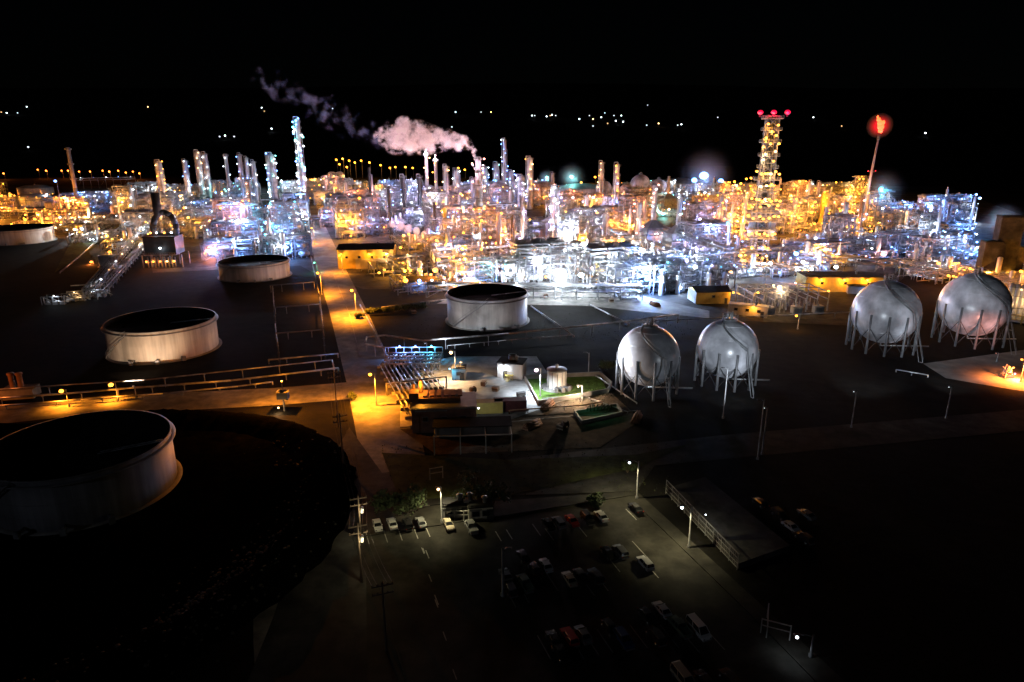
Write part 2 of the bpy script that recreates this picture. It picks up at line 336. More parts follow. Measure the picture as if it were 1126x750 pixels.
# ------------------------------------------------------------------ columns and stacks
def tower(px, py, ptop, wpx, label, col='white', n=4, watts=500, ws=3.4, kind='column', plats=4, mtl='shell', name=None, cone=0, mark=None, br=.45, topr=None, pxtop=None, lw=None):
    c = G(px, py); r = max(.35, wpx/2*depth(c)/FP); h = max(6, HT(c.y, ptop))
    name = name or ('chimney_stack' if kind == 'stack' else 'distillation_column')
    t = thing(name, label, 'chimney' if kind == 'stack' else 'column', c)
    topr = r if topr is None else topr*r
    if kind == 'stack':
        MB().lathe((0,0,0), [(r*1.25+cone,0),(r*1.2+cone*.9,h*.02),(r,h*(.10 if cone else .3)),(topr,h),(topr*.85,h),(topr*.85,h-2)], 20).build('shell', mtl, t)
        for k in range(plats): z = h*(.35+.62*k/max(1,plats-1)); rr = r+(topr-r)*z/h; MB().lathe((0,0,z), [(rr,0),(rr+.3,0),(rr+.3,.5),(rr,.5)], 20).build('band', 'dark', t)
    else:
        MB().lathe((0,0,0), [(r*1.15,0),(r*1.15,h*.05),(r,h*.08),(r,h*.55),(topr,h*.6),(topr,h-topr*.6),(topr*.7,h-.15*topr),(.01,h)], 18).build('shell', mtl, t)
        m = MB(); m.path([(topr*.2,0,h-.2),(topr*.2,0,h+1),(-r-.6,0,h+1),(-r-.6,0,h*.2),(-r*3-2,-1,h*.2)], max(.22,r*.18), 6); m.build('overhead_line', 'pipe', t)
        m = MB(); m.path([(r+.5,.3,h*.85),(r+.5,.3,2)], max(.15,r*.12), 6); m.path([(-r*.3,-r-.4,h*.6),(-r*.3,-r-.4,1.5),(4,-r-3,1.5)], max(.15,r*.12), 6); m.build('riser_pipe', 'pipe', t)
    for k in range(plats):
        z = h*(.22+.74*k/max(1,plats-1)) if kind != 'stack' else h*(.5+.46*k/max(1,plats-1))
        rr = (r if z < h*.58 else topr) if kind != 'stack' else r+(topr-r)*z/h
        m = MB(); o = rr+1.1; m.lathe((0,0,z), [(rr,0),(o,0),(o,.14),(rr,.14)], 14)
        for zz in (.6, 1.15): m.lathe((0,0,z), [(o-.08,zz),(o,zz),(o,zz+.09),(o-.08,zz+.09)], 14)
        for i in range(7):
            a = i*.9; m.tube((o*math.cos(a), o*math.sin(a), z), (o*math.cos(a), o*math.sin(a), z+1.2), .05, 4)
        m.build('platform', 'steel', t)
    m = MB(); ya = -r-.35
    for s in (-.3,.3): m.tube((s+r*.5, ya, 1), (s+r*.5, ya+ (r-topr), h), .05, 4)
    for i in range(int(h/1.2)): k = i*1.2/h; m.tube((-.3+r*.5, ya+(r-topr)*k, 1+i*1.2), (.3+r*.5, ya+(r-topr)*k, 1+i*1.2), .04, 4)
    m.build('ladder', 'steel', t)
    n = int(n*1.6)
    for i in range(n):
        z = h*(.22+.78*(i+.5)/n)+rnd.uniform(-.5,.5) if kind != 'stack' else h*(.55+.43*(i+.5)/n)
        a = math.atan2(-c.y, -c.x)+R(rnd.choice((-75,-45,-15,15,45,75))); o = max(r, topr)+1.2
        lc = col if isinstance(col, str) else rnd.choice(col)
        p = (o*math.cos(a), o*math.sin(a), z+.9)
        bulb(t, p, lc, br*(1.1+.35*rnd.random()))
        if i % 4: light(t, (p[0]*1.12, p[1]*1.12-.2, p[2]+.9), lc, watts*ws*.33)
    if mark: MARKS.append((mark, c))
    return t, r, h
def T(px, py, ptop, wpx, *a, **k):
    return tower(px, py, ptop, wpx*1.08, *a, **k)
T(87,232,162,3.6,'tall leaning-looking grey stack alone at the far left, unlit',n=0,kind='stack',plats=3,mtl='grey',mark='far left stack')
T(182,232,177,6,'amber-lit column hung with a string of amber lamps from top to foot',['amber','warm'],7,500,plats=6,mark='amber lamp column')
T(210,230,176,4,'slim blue-lit column with a bright blue lamp cluster',['blue','white'],5,600,plats=4,mark='slim blue column')
T(224,224,166,5.5,'left one of the pair of grey platform columns under white lamps',['warm','white'],5,500,plats=7)
T(232,226,168,4.5,'right one of the pair of grey platform columns under white lamps',['white'],3,400,plats=6,mark='pair of grey platform columns')
T(255,232,169,3.4,'slim pale stack with one light at its foot',['white'],2,300,kind='stack',plats=2,mtl='shell')
T(244,236,200,3.5,'short brown column standing before the slim pale stack',n=1,watts=200,plats=2,mtl='rust')
T(270,230,169,3.6,'tallest of the three thin columns in the cluster behind the blue units',['white','blue'],4,400,plats=5)
T(277,232,173,3.2,'middle thin column of the three-column cluster',['blue'],2,300,plats=3)
T(284,232,177,3.6,'shortest thin column of the three-column cluster',['white'],3,300,plats=4,mark='three-column cluster')
T(276,240,198,3.6,'brownish column with pink light in front of the thin columns',['pink'],2,300,plats=3,mtl='rust')
T(303,232,169,7.5,'blue-white lit column left of the tallest one, crusted with lamps',['white','blue','teal'],12,650,plats=9,br=.55,mark='lamp-crusted blue column')
T(331+5,242,130,5.6,'tallest blue-white column with a cyan beacon on its top',['white','blue','teal','white'],24,900,plats=14,br=.62,topr=.8,mark='tallest blue-white column')
T(409,240,184,3.0,'thin black stack rising from a flared black cone',n=0,kind='stack',plats=1,mtl='dark',cone=3.2,mark='thin black stack')
T(366,225,192,3.5,'far amber-lit column beside the alley',['amber'],3,300,plats=3)
T(445,240,193,4.6,'left one of two thick black columns before the blue frames',n=0,plats=2,mtl='dark',name='black_column')
T(463,241,193,4.6,'right one of two thick black columns before the blue frames',n=0,plats=2,mtl='dark',name='black_column',mark='two thick black columns')
T(471,242,168,3.4,'thin pale stack rising under the steam plume',['warm'],2,300,kind='stack',plats=2,mark='stack under the plume')
T(481,244,174,3.2,'thin pale stack next to the amber crow nest platform',['amber'],2,300,kind='stack',plats=2)
T(492,246,182,4,'grey column topped by a short bent pipe left of the steam stack',['warm'],3,300,plats=4)
T(479,262,222,2.8,'thin dark column in front of the pale stacks',n=0,plats=1,mtl='dark')
T(490,268,228,4.2,'amber-painted plain column left of the banded steam stack foot',['amber'],2,350,plats=1,mtl='ywall')
T(503,225,186,6,'twin-pipe grey vessel behind the steam stack',['white'],3,300,plats=4)
stk, stk_r, stk_h = T(527,264,172,8.2,'broad banded grey stack with steam blowing off its mouth',['orange','warm','pink'],5,900,kind='stack',plats=5,mtl='grey',topr=.62,mark='banded steam stack')
T(533,222,183,6,'left short column of the blue-lit group behind the far sphere',['blue','white'],5,350,plats=5)
T(546,222,179,5,'middle short column of the blue-lit group behind the far sphere',['blue','teal'],4,350,plats=5)
T(555,224,153,4.2,'tall thin blue-lit column with a small pod on its top',['white','blue'],8,420,plats=7,topr=.8,mark='tall thin blue-lit column')
T(562,224,188,5,'right short column of the blue-lit group behind the far sphere',['white','blue'],5,350,plats=4)
T(573,230,193,7.5,'thick glaring white-lit column beside the amber one',['white','lilac'],8,700,plats=6,mark='glaring white column')
T(582,230,173,5.8,'amber column with one amber lamp at its tip, behind the white one',['amber','warm'],5,550,plats=4,mark='sharp-tipped amber column')
T(610,278,206,6.8,'overexposed white-lit column right in the middle of the brightest unit',['white','lilac','blue'],12,800,plats=8,mark='overexposed white column')
T(564,272,236,3.8,'dark column carrying a long level cross pipe at its head',n=0,plats=1,mtl='dark',mark='cross-pipe column')
T(660,228,178,4.2,'left column of the amber pair before the far spheres',['warm','amber'],4,400,plats=5)
T(676,248,180,4.6,'right column of the amber pair, running down into the orange glare',['amber','blue','amber'],5,500,plats=6,mark='pair of amber columns')
T(700,214,196,3,'thin dark vent behind the far spheres',n=0,plats=2,mtl='dark')
T(887,238,199,3.2,'left thin column right of the lattice tower, white lamps low down',['white'],3,350,plats=2)
T(896,240,200,3.0,'thin bare column right of its white-lamped neighbour',n=1,plats=1)
T(904,246,211,7.4,'thick smooth amber column glowing in the amber units',['amber'],4,600,plats=1,mtl='ywall',mark='thick amber column')
T(943,262,215,3,'thin dark column right of the thick amber one',['pink'],2,250,plats=2,mtl='rust')
T(857,226,203,3,'thin dark stack just right of the lattice tower',n=0,kind='stack',plats=1,mtl='dark')
T(1038,262,226,2.2,'thin grey mast with no light behind the blue-white unit',n=0,kind='stack',plats=1,mtl='grey')
T(607,225,190,3.4,'thin vent with a pink lamp behind the bright unit',['pink'],1,300,plats=2)
T(520,232,196,3.6,'thin blue vent left of the far sphere',['blue'],2,300,plats=2)
T(742+2,272,214,4.8,'stack on the right heater of the blue-white pair',['blue','white'],3,600,kind='stack',plats=2)
T(717,266,201,5,'stack on the left heater of the blue-white pair',['pink','white'],4,600,kind='stack',plats=2)
T(150,250,205,3,'thin white-lit vent left of the black duct heater',['white'],3,300,plats=3)
T(430,262,205,3.2,'dark slender column by the blue frames',['blue'],2,250,plats=2,mtl='dark')
T(644,262,214,4,'slim column among the pinkish frames behind the glare',['pink','lilac'],4,400,plats=4)
T(700,282,222,5,'grey column between the orange glare and the heaters',['warm','pink'],4,500,plats=4)
T(790,262,214,4.5,'amber column left of the lattice tower',['amber'],4,450,plats=4)
T(806,252,208,4,'thin amber column near the lattice tower foot',['amber','warm'],3,400,plats=3)
T(870,256,216,4.5,'stub amber column right under the lattice tower platforms',['amber'],3,400,plats=3)
T(925,262,222,5,'amber column between the thick one and the flare',['amber','pink'],3,400,plats=3)
# ------------------------------------------------------------------ lattice tower with three red beacons
def lattice(m, w0, w1, z0, z1, n, t=.35):
    for k in range(n):
        a, b = z0+(z1-z0)*k/n, z0+(z1-z0)*(k+1)/n; wa, wb = w0+(w1-w0)*k/n, w0+(w1-w0)*(k+1)/n
        ca = [(-wa,-wa,a),(wa,-wa,a),(wa,wa,a),(-wa,wa,a)]; cb = [(-wb,-wb,b),(wb,-wb,b),(wb,wb,b),(-wb,wb,b)]
        for i in range(4):
            j = (i+1) % 4; m.beam(ca[i], cb[i], t*1.3); m.beam(cb[i], cb[j], t); m.beam(ca[i], cb[j], t*.7); m.beam(ca[j], cb[i], t*.7)
c = G(833,288); h = HT(c.y,128); w = 17.5/2*depth(c)/FP
LT = thing('lattice_tower', 'tall steel lattice tower with three red lamps along its top, amber lit', 'tower', c, -math.atan2(c.x, c.y)+.1); MARKS.append(('red-topped lattice tower', c))
m = MB(); lattice(m, w*1.0, w*.72, 0, h, 13, .42); m.build('lattice', 'steel', LT)
for z, s in ((.10,1.5),(.18,1.75),(.24,1.8),(.30,1.9),(.36,1.9),(.42,1.8),(.50,1.3),(.58,1.5),(.66,1.15),(.74,1.15),(.83,1.15),(.91,1.1),(.985,1.15)):
    m = MB(); W = w*s; Z = h*z; m.box((0,0,Z), (2*W,2*W,.3))
    for q in (.7,1.3):
        for a, b in (((-W,-W),(W,-W)),((W,-W),(W,W)),((W,W),(-W,W)),((-W,W),(-W,-W))): m.beam((*a,Z+q), (*b,Z+q), .1)
    for i in range(9):
        for sy in (-W, W): m.beam((-W+i*W/4,sy,Z), (-W+i*W/4,sy,Z+1.3), .1)
    m.build('platform', 'steel', LT)
MB().lathe((0,0,0), [(1.5,0),(1.5,h*.42),(1.1,h*.44),(1.1,h)], 16).build('riser', 'dark', LT)
for sx in (-.45, .45): MB().lathe((w*sx,w*sx*.5,0), [(.55,0),(.55,h*1.01),(.35,h*1.01)], 12).build('flare_riser', 'shell', LT)
m = MB(); m.box((0,-w*.2,h*.36), (w*2.6,w*1.6,h*.075)); m.build('drum_house', 'grey', LT)
m = MB()
for i in range(5): m.box((-w*1.1+i*w*.55,-w*1.01,h*.36), (w*.3,.06,h*.045))
m.build('louvre', 'dark', LT)
for sx in (-1,1):
    MB().lathe((sx*w*1.1,-w*.3,0), [(1.6,h*.19),(1.9,h*.21),(1.9,h*.28),(1.2,h*.295),(.02,h*.3)], 16).build('vessel', 'shell', LT)
for i, x in enumerate((-1,0,1)): 
    MB().lathe((x*w*1.5,-w*.9,h), [(.5,-.3),(.5,.5),(.1,.5)], 12).build('beacon_base', 'dark', LT)
    lamp(LT, (x*w*1.5,-w*.9,h+1.7), 'red', 2000, 1.35)
for z, n, s in ((.94,2,1.2),(.90,1,1),(.86,2,1.2),(.80,3,1.2),(.75,2,1.2),(.70,2,1.2),(.62,7,1.4),(.53,3,1),(.44,9,1.75),(.40,4,2.0),(.32,7,2.0),(.2,8,1.8),(.1,5,1.2),(.04,4,1.2)):
    for i in range(n): 
        x = w*s*(-1+2*(i+.5)/n)+rnd.uniform(-1,1)*.5
        lamp(LT, (x,-w*s-.3,h*z+rnd.uniform(0,1.5)), 'amber' if rnd.random() < .85 else 'warm', 2600 if i % 2 == 0 else 0, .62)
for z in (.12,.27,.39,.47,.55,.63,.71,.79,.88,.95): light(LT, (0,-w*.2,h*z), 'amber', 2600)  # bulbless fill lights added inside the tower to brighten its steel
# ------------------------------------------------------------------ flare on the right
c = G(945,240); FLh = HT(c.y,146)
FL = thing('flare_stack', 'tall thin guyed flare stack at right burning with a red flame', 'flare stack', (c.x+2,c.y,0)); MARKS.append(('burning flare', c))
lean = 3.5
MB().tube((0,0,0), (lean,0,FLh-5), 1.15, 12, .7).build('pipe_shaft', 'shell', FL)
MB().tube((lean,0,FLh-5), (lean+.4,0,FLh), 1.1, 12, .9).build('burner_tip', 'dark', FL)
for z in (.06,.2,.55): m = MB(); m.lathe((lean*z,0,FLh*z), [(1.1,0),(2.6,0),(2.6,.2),(1.1,.2)], 14); m.build('platform', 'steel', FL)
m = MB()
for (x, y, z, r, sz) in ((.3,0,1.5,1.7,1.2),(.1,0,4.2,2.3,1.1),(-.8,0,6.8,1.9,1.2),(-2.2,0,9.2,1.4,1.1),(1.6,0,7.2,1.1,1.5),(-3.2,0,11.2,.7,1.5)): m.ball((lean+.4+x,y,FLh+z), r, 14, 9, sz)
fl = tag(m.build('flame', emit('gas_flame', (1,.10,.02), 4), None, (c.x+2,c.y,0)), 'ragged red-orange gas flame burning on the flare tip', 'flame')
gm = bpy.data.materials.new('flare_glow'); gm.use_nodes = True; nt = gm.node_tree; nt.nodes.remove(nt.nodes['Principled BSDF'])
v = nt.nodes.new('ShaderNodeVolumePrincipled'); v.inputs['Density'].default_value = .004; v.inputs['Emission Color'].default_value = (1,.0,.012,1)
tcn = nt.nodes.new('ShaderNodeTexCoord'); vl = nt.nodes.new('ShaderNodeVectorMath'); vl.operation = 'LENGTH'; mr = nt.nodes.new('ShaderNodeMapRange'); mr.inputs['From Min'].default_value = 9; mr.inputs['From Max'].default_value = 2.5; mr.inputs['To Min'].default_value = 0; mr.inputs['To Max'].default_value = .16
nt.links.new(tcn.outputs['Object'], vl.inputs[0]); nt.links.new(vl.outputs['Value'], mr.inputs['Value']); nt.links.new(mr.outputs['Result'], v.inputs['Emission Strength']); nt.links.new(v.outputs['Volume'], nt.nodes['Material Output'].inputs['Volume'])
pw = nt.nodes.new('ShaderNodeMath'); pw.operation = 'POWER'; pw.inputs[1].default_value = 2.2; mu = nt.nodes.new('ShaderNodeMath'); mu.operation = 'MULTIPLY'; mu.inputs[1].default_value = .24; nt.links.new(mr.outputs['Result'], pw.inputs[0]); nt.links.new(pw.outputs[0], mu.inputs[0]); nt.links.new(mu.outputs[0], v.inputs['Emission Strength']); mr.inputs['To Max'].default_value = 1; mr.inputs['From Min'].default_value = 9; mr.inputs['From Max'].default_value = 1.5
gg = MB().ball((0,0,0), 9, 20, 14).build('flare_glow', gm, fl, (lean-.4,0,FLh+5))  # red glow round the flame, put in as a glowing volume
light(FL, (lean, -5, FLh+5), 'red', 900)
d_ = bpy.data.lights.new('floodlight', 'SPOT'); d_.color = (.85,.88,1); d_.energy = 60000; d_.spot_size = R(26); d_.spot_blend = .5; d_.shadow_soft_size = 0  # spot on a stand, added to brighten the flare shaft
o_ = bpy.data.objects.new('floodlight', d_); COL.objects.link(o_); o_.parent = FL; o_.location = (-3,-16,2.5); o_.rotation_euler = (Vector((lean*.6,0,FLh*.6))-Vector((-3,-16,2.5))).to_track_quat('-Z','Y').to_euler(); bulb(FL, (-3,-16.6,2.2), 'white', .5)
MB().tube((-3,-16.6,0), (-3,-16.6,1.9), .15, 8).build('added_light_stand', 'steel', FL)
for z in (.55,): 
    for s in (-2.7,2.7): lamp(FL, (lean*z+s,-.6,FLh*z+.8), 'red', 350, .5)
for s in (-1.4,1.2): lamp(FL, (lean*.2+s,-1.6,FLh*.2+1), 'white', 500, .6)
for i in range(4): lamp(FL, (lean*.05*i+(-1)**i*2,-2,3+i*4), ('blue','white')[i%2], 500, .45)
# ------------------------------------------------------------------ generic pieces
def steel_frame(nx, ny, nl, seed, lx=7.6, ly=7.0, lh=3.8):
    """an open multi-deck process structure with vessels, exchangers and piping; local origin at base centre"""
    q = random.Random(seed); W, D = nx*lx, ny*ly; t = thing('process_structure', None, 'process structure')
    X = [-W/2+i*lx for i in range(nx+1)]; Y = [-D/2+j*ly for j in range(ny+1)]
    lev = [[nl if q.random() < .65 else max(1, nl-q.randint(1,2)) for j in range(ny)] for i in range(nx)]
    m = MB(); dk = MB(); rl = MB()
    def H(i, j): return max(lev[a][b] for a in (i-1,i) for b in (j-1,j) if 0 <= a < nx and 0 <= b < ny)
    for i in range(nx+1):
        for j in range(ny+1): m.box((X[i],Y[j],H(i,j)*lh/2), (.42,.42,H(i,j)*lh))
    for i in range(nx):
        for j in range(ny):
            for k in range(1, lev[i][j]+1):
                z = k*lh; x0,x1,y0,y1 = X[i]+.25,X[i+1]-.25,Y[j]+.25,Y[j+1]-.25
                for a, b in (((x0,Y[j]),(x1,Y[j])),((x0,Y[j+1]),(x1,Y[j+1])),((X[i],y0),(X[i],y1)),((X[i+1],y0),(X[i+1],y1))): m.box(((a[0]+b[0])/2,(a[1]+b[1])/2,z-.02*(i+j)), (max(.3,b[0]-a[0]),max(.3,b[1]-a[1]),.42))
                if q.random() < .7: dk.box(((x0+x1)/2,(y0+y1)/2,z+.3), ((x1-x0)*q.choice((.6,1,1)),(y1-y0)*q.choice((.5,1,1)),.1))
                if q.random() < .5: m.tube((X[i],Y[j],z-lh), (X[i+1],Y[j],z), .13, 4)
                if q.random() < .35: m.tube((X[i+1],Y[j],z-lh), (X[i],Y[j],z), .13, 4)
                for zz in (.95, 1.4): rl.box(((x0+x1)/2,Y[j]-.15,z+zz), (x1-x0,.08,.08)); rl.box(((x0+x1)/2,Y[j+1]+.15,z+zz), (x1-x0,.08,.08))
                for u in range(4): rl.box((x0+(x1-x0)*u/3,Y[j]-.15,z+.8), (.08,.08,1.2))
    m.build('frame', q.choice(('steel','steel','grey')), t); dk.build('deck', 'grey', t); rl.build('handrail', 'steel', t)
    m = MB()
    for _ in range(nx*ny*nl*3):
        z = q.uniform(.8, nl*lh+1); y = q.uniform(-D/2-.6, D/2); x = q.uniform(-W/2, W/2); l = q.uniform(3, W*.7); r = q.choice((.12,.16,.22,.32))
        x2 = min(W/2+1, x+l); pts = [(x,y,z),(x2,y,z)]
        if q.random() < .6: pts.append((x2, y, max(.2, z-q.uniform(2,9))))
        if q.random() < .5: pts.insert(0, (x, y, min(nl*lh+2, z+q.uniform(2,6))))
        m.path(pts, r, 5)
    for _ in range(nx*ny*2):
        x = q.uniform(-W/2, W/2); y = q.uniform(-D/2-.8, D/2); m.tube((x,y,0), (x,y,q.uniform(.4,1.15)*nl*lh), q.choice((.15,.2,.3)), 5)
    m.build('pipework', 'pipe', t)
    for _ in range(q.randint(2,4)):
        k = q.randint(0, nl-1); r = q.uniform(.9,1.5); l = q.uniform(4,8); x = q.uniform(-W/2+l/2, W/2-l/2) if W > l else 0; y = q.uniform(-D/2, D/2-2); z = k*lh+.6+r
        v = MB(); v.tube((x-l/2,y,z), (x+l/2,y,z), r, 14); 
        for s in (-1,1): v.tube((x+s*l/2,y,z), (x+s*(l/2+.5*r),y,z), r, 14, r*.45)
        for s in (-.3,.3): v.box((x+s*l,y,z-r-.1), (.4,r*1.5,.9))
        v.build('drum', 'shell', t)
    for _ in range(q.randint(1,3)):
        x = q.uniform(-W/2+1.5, W/2-1.5); y = q.choice((-D/2-2.0, q.uniform(-D/2,D/2))); r = q.uniform(.8,1.5); h = q.uniform(.5,1.25)*nl*lh
        v = MB(); v.lathe((x,y,0), [(r,0),(r,h-.5*r),(r*.75,h-.15*r),(.01,h)], 14); v.tube((x,y,h), (x,y,h+1.6), .2, 6); v.lathe((x,y,h*.7), [(r,0),(r+.8,0),(r+.8,.15),(r,.15)], 12); v.build('vessel', 'shell', t)
    if q.random() < .6:
        v = MB(); n = 0
        for k in range(nl):
            z0 = k*lh; x0 = -W/2-1.1; y0, y1 = (-D/2, -D/2+4) if k % 2 == 0 else (-D/2+4, -D/2)
            for s in (-.5,.5): v.beam((x0+s,y0,z0), (x0+s,y1,z0+lh), .16); v.beam((x0+s,y0,z0+1.1), (x0+s,y1,z0+lh+1.1), .08)
            for i in range(12): v.box((x0, y0+(y1-y0)*(i+.5)/12, z0+lh*(i+.5)/12), (1,.3,.06))
        v.build('stair', 'steel', t)
    if q.random() < .5:   # fan cooler bays on top
        v = MB(); z = nl*lh+1.2
        for i in range(nx): 
            v.box((X[i]+lx/2,0,z), (lx*.9,D*.9,.8)); v.lathe((X[i]+lx/2,0,z+.4), [(lx*.36,0),(lx*.33,.9),(lx*.31,.9),(lx*.31,0)], 16)
        v.build('fan_cooler', 'grey', t)
    t['w'] = W; t['d'] = D; t['h'] = nl*lh
    return t
UW = 2.3
def low_unit(seed):
    """low pump and drum skids with pipe sleepers"""
    q = random.Random(seed); t = thing('pump_skid', None, 'pipework'); m = MB()
    for _ in range(26):
        y = q.uniform(-9,9); z = q.choice((.5,.9,1.6,2.6,3.6)); x = q.uniform(-14,0); l = q.uniform(6,20)
        m.path([(x,y,.2),(x,y,z),(x+l,y,z),(x+l,y,.2)], q.choice((.14,.2,.3)), 5)
    for _ in range(10):
        x = q.uniform(-14,14); z = q.choice((1.2,2,3)); m.path([(x,-9,z),(x,9,z)], q.choice((.14,.2,.3)), 5)
    m.build('pipework', 'pipe', t); m = MB()
    for i in range(8):
        x = -14+i*4; 
        for y in (-9,0,9): m.box((x,y,2), (.3,.3,4))
        m.box((x,0,4.0), (.29,18.2,.3))
    m.build('frame', 'steel', t)
    for _ in range(4):
        x, y, r, l = q.uniform(-10,10), q.uniform(-8,8), q.uniform(.9,1.5), q.uniform(4,7); v = MB(); v.tube((x-l/2,y,r+1), (x+l/2,y,r+1), r, 14)
        for s in (-1,1): v.tube((x+s*l/2,y,r+1), (x+s*(l/2+.5*r),y,r+1), r, 14, r*.45); v.box((x+s*l*.3,y,.55), (.4,r*1.4,1.1))
        v.build('drum', 'shell', t)
    for _ in range(2):
        x, y, r, h = q.uniform(-12,12), q.uniform(-8,8), q.uniform(.7,1.2), q.uniform(6,11); v = MB(); v.lathe((x,y,0), [(r,0),(r,h-.4),(r*.7,h-.1),(.01,h)], 12); v.build('vessel', 'shell', t)
    t['w'] = 30; t['d'] = 18; t['h'] = 4.5
    return t
def heater(seed):
    """box furnace with a pyramid hood and stack"""
    q = random.Random(seed); t = thing('furnace', None, 'furnace'); h = 9+q.random()*4
    m = MB(); m.box((0,0,h/2+1), (13,9,h-2)); m.box((0,0,h+2), (11,7.5,4), 0, .25); m.build('casing', 'grey', t)
    m = MB()
    for i in range(6):
        for s in (-4.6,4.6): m.box((-6.2+i*2.5,s,h/2), (.3,.3,h))
    for z in (2,h*.5,h*.9): m.box((0,-4.8,z), (13.4,.25,.3)); m.box((0,4.8,z), (13.4,.25,.3))
    m.build('buckstay', 'steel', t)
    MB().lathe((0,0,h+3.9), [(1.3,0),(1.1,14),(.95,14)], 14).build('chimney', 'shell', t)
    m = MB(); m.box((0,-5.4,h*.5+1.2), (13.5,1.6,.15)); 
    for z in (.7,1.2): m.box((0,-6.2,h*.5+1.2+z), (13.5,.08,.08))
    for i in range(8): m.box((-6.6+i*1.9,-6.2,h*.5+1.8), (.08,.08,1.2))
    m.build('walkway', 'steel', t); m = MB()
    for i in range(5): m.path([(-5+i*2.4,-5.6,.3),(-5+i*2.4,-5.6,3),(-5+i*2.4,-4.6,3)], .2, 5)
    m.path([(-7,-6,3.5),(7,-6,3.5)], .25, 6); m.build('burner_pipe', 'pipe', t)
    t['w'] = 14; t['d'] = 11; t['h'] = h+4
    return t
protos = [(steel_frame(3,2,4,11),'four-deck'),(steel_frame(2,2,5,12),'narrow five-deck'),(steel_frame(3,2,3,13),'three-deck'),(steel_frame(4,2,3,14),'long three-deck'),
          (steel_frame(2,1,6,15),'tall six-deck'),(steel_frame(3,2,4,16),'four-deck'),(steel_frame(4,1,4,17),'long slim four-deck'),(steel_frame(3,2,2,18),'low two-deck'),(steel_frame(3,2,5,19),'five-deck')]
lows = [(low_unit(31),'low'),(low_unit(32),'low'),(low_unit(33),'low')]
heats = [(heater(41),'box'),(heater(42),'box')]
# ------------------------------------------------------------------ lay out the units on the plant grid
def front(px):
    pts = [(-60,250),(70,250),(100,262),(165,284),(168,298),(236,296),(250,286),(325,286),(332,300),(380,310),(384,322),(478,324),(500,313),(700,322),(740,326),(760,322),(800,308),(880,304),(960,300),(1065,296),(1090,250),(1200,240)]
    for a, b in zip(pts, pts[1:]):
        if a[0] <= px <= b[0]: return a[1]+(b[1]-a[1])*(px-a[0])/(b[0]-a[0])
    return 0
Z = [ # x0,y0,x1,y1, colours, watts per lit lamp, lamps per unit
 (-60,205,84,262,['amber','orange'],4200,15),(84,190,130,240,['white','blue','blue'],1800,10),(84,240,168,300,['amber','warm','white'],2200,7),(130,190,166,240,['amber','white','blue'],1500,8),
 (166,190,215,256,['amber','warm','white'],1500,8),(166,256,222,300,['orange','amber','pink'],2600,8),(215,190,262,250,['blue','white','amber'],1700,8),(222,250,300,300,['blue','blue','white','orange'],4200,11),
 (262,190,344,232,['white','blue','teal','amber'],2400,11),(262,232,344,290,['blue','cyan','white'],2600,9),(344,170,420,222,['amber','amber','white'],2000,8),(344,222,424,262,['amber','orange','blue','pink'],2200,9),
 (378,262,500,330,['amber','orange','amber','blue'],3400,10),(424,190,472,250,['blue','white','lilac'],2600,8),(472,180,512,250,['amber','orange'],2200,8),(472,250,560,330,['amber','orange','amber','white','blue'],3000,11),
 (512,190,590,250,['white','blue','blue','amber'],2600,9),(590,190,650,240,['orange','amber','orange'],2400,9),(560,240,660,330,['white','lilac','white','amber'],5200,10),(650,190,710,250,['orange','amber','warm'],2200,7),
 (660,240,704,292,['amber','warm','orange'],5000,10),(660,285,705,330,['blue','blue','white'],3800,9),(704,190,745,250,['white','teal','warm'],1200,5),(700,250,785,330,['blue','white','cyan','lilac'],3400,10),
 (745,190,800,222,['white','amber'],2500,8),(740,222,960,262,['amber','amber','orange'],4200,13),(785,262,870,310,['amber','blue','blue','white'],2600,10),(800,190,960,225,['amber','amber','warm'],2300,11),
 (870,262,965,310,['blue','white','pink'],1700,8),(960,225,1010,262,['blue','warm','blue'],1600,6),(960,236,1065,300,['blue','blue','white'],2200,9)]
def zone(px, py):
    for z in Z:
        if z[0] <= px < z[2] and z[1] <= py < z[3]: return z
    return None
CN = dict(amber='amber',orange='orange',warm='warm-white',white='white',blue='blue-white',cyan='cyan',pink='pinkish',lilac='lilac-white',teal='teal-white')
keep = []   # discs kept free (x,y,r)
for o in list(SC.objects):
    if o.parent is None and o.get('category') in ('storage tank','storage sphere'):
        s = [ch for ch in o.children if ch.name.startswith(('shell','sphere'))][0]; keep.append((o.location.x, o.location.y, max(abs(v.co.x) for v in s.data.vertices)+4))
    elif o.parent is None and o.get('category') in ('column','chimney'): keep.append((o.location.x, o.location.y, 0))
keep.append((*G(833,288)[:2], 15)); keep.append((*G(945,240)[:2], 6))
lines = [([(336,215),(352,262),(366,300),(384,345)], 6)]     # streets kept free
def clear(p, w, d):
    rr = math.hypot(w, d)/2*.8
    for x, y, r in keep:
        if r and math.hypot(p.x-x, p.y-y) < r+rr: return False
    for pts, lw in lines:
        ws = [G(*q) for q in pts]
        for a, b in zip(ws, ws[1:]):
            ab = b-a; k = max(0, min(1, (p-a).dot(ab)/ab.dot(ab)))
            if (a+ab*k-p).length < lw+rr*.5: return False
    return True
resv = [(816,250,856,300),(1000,226,1022,256),(164,254,207,306),(376,262,432,296),(900,286,945,330),(700,240,765,278)]
units = []
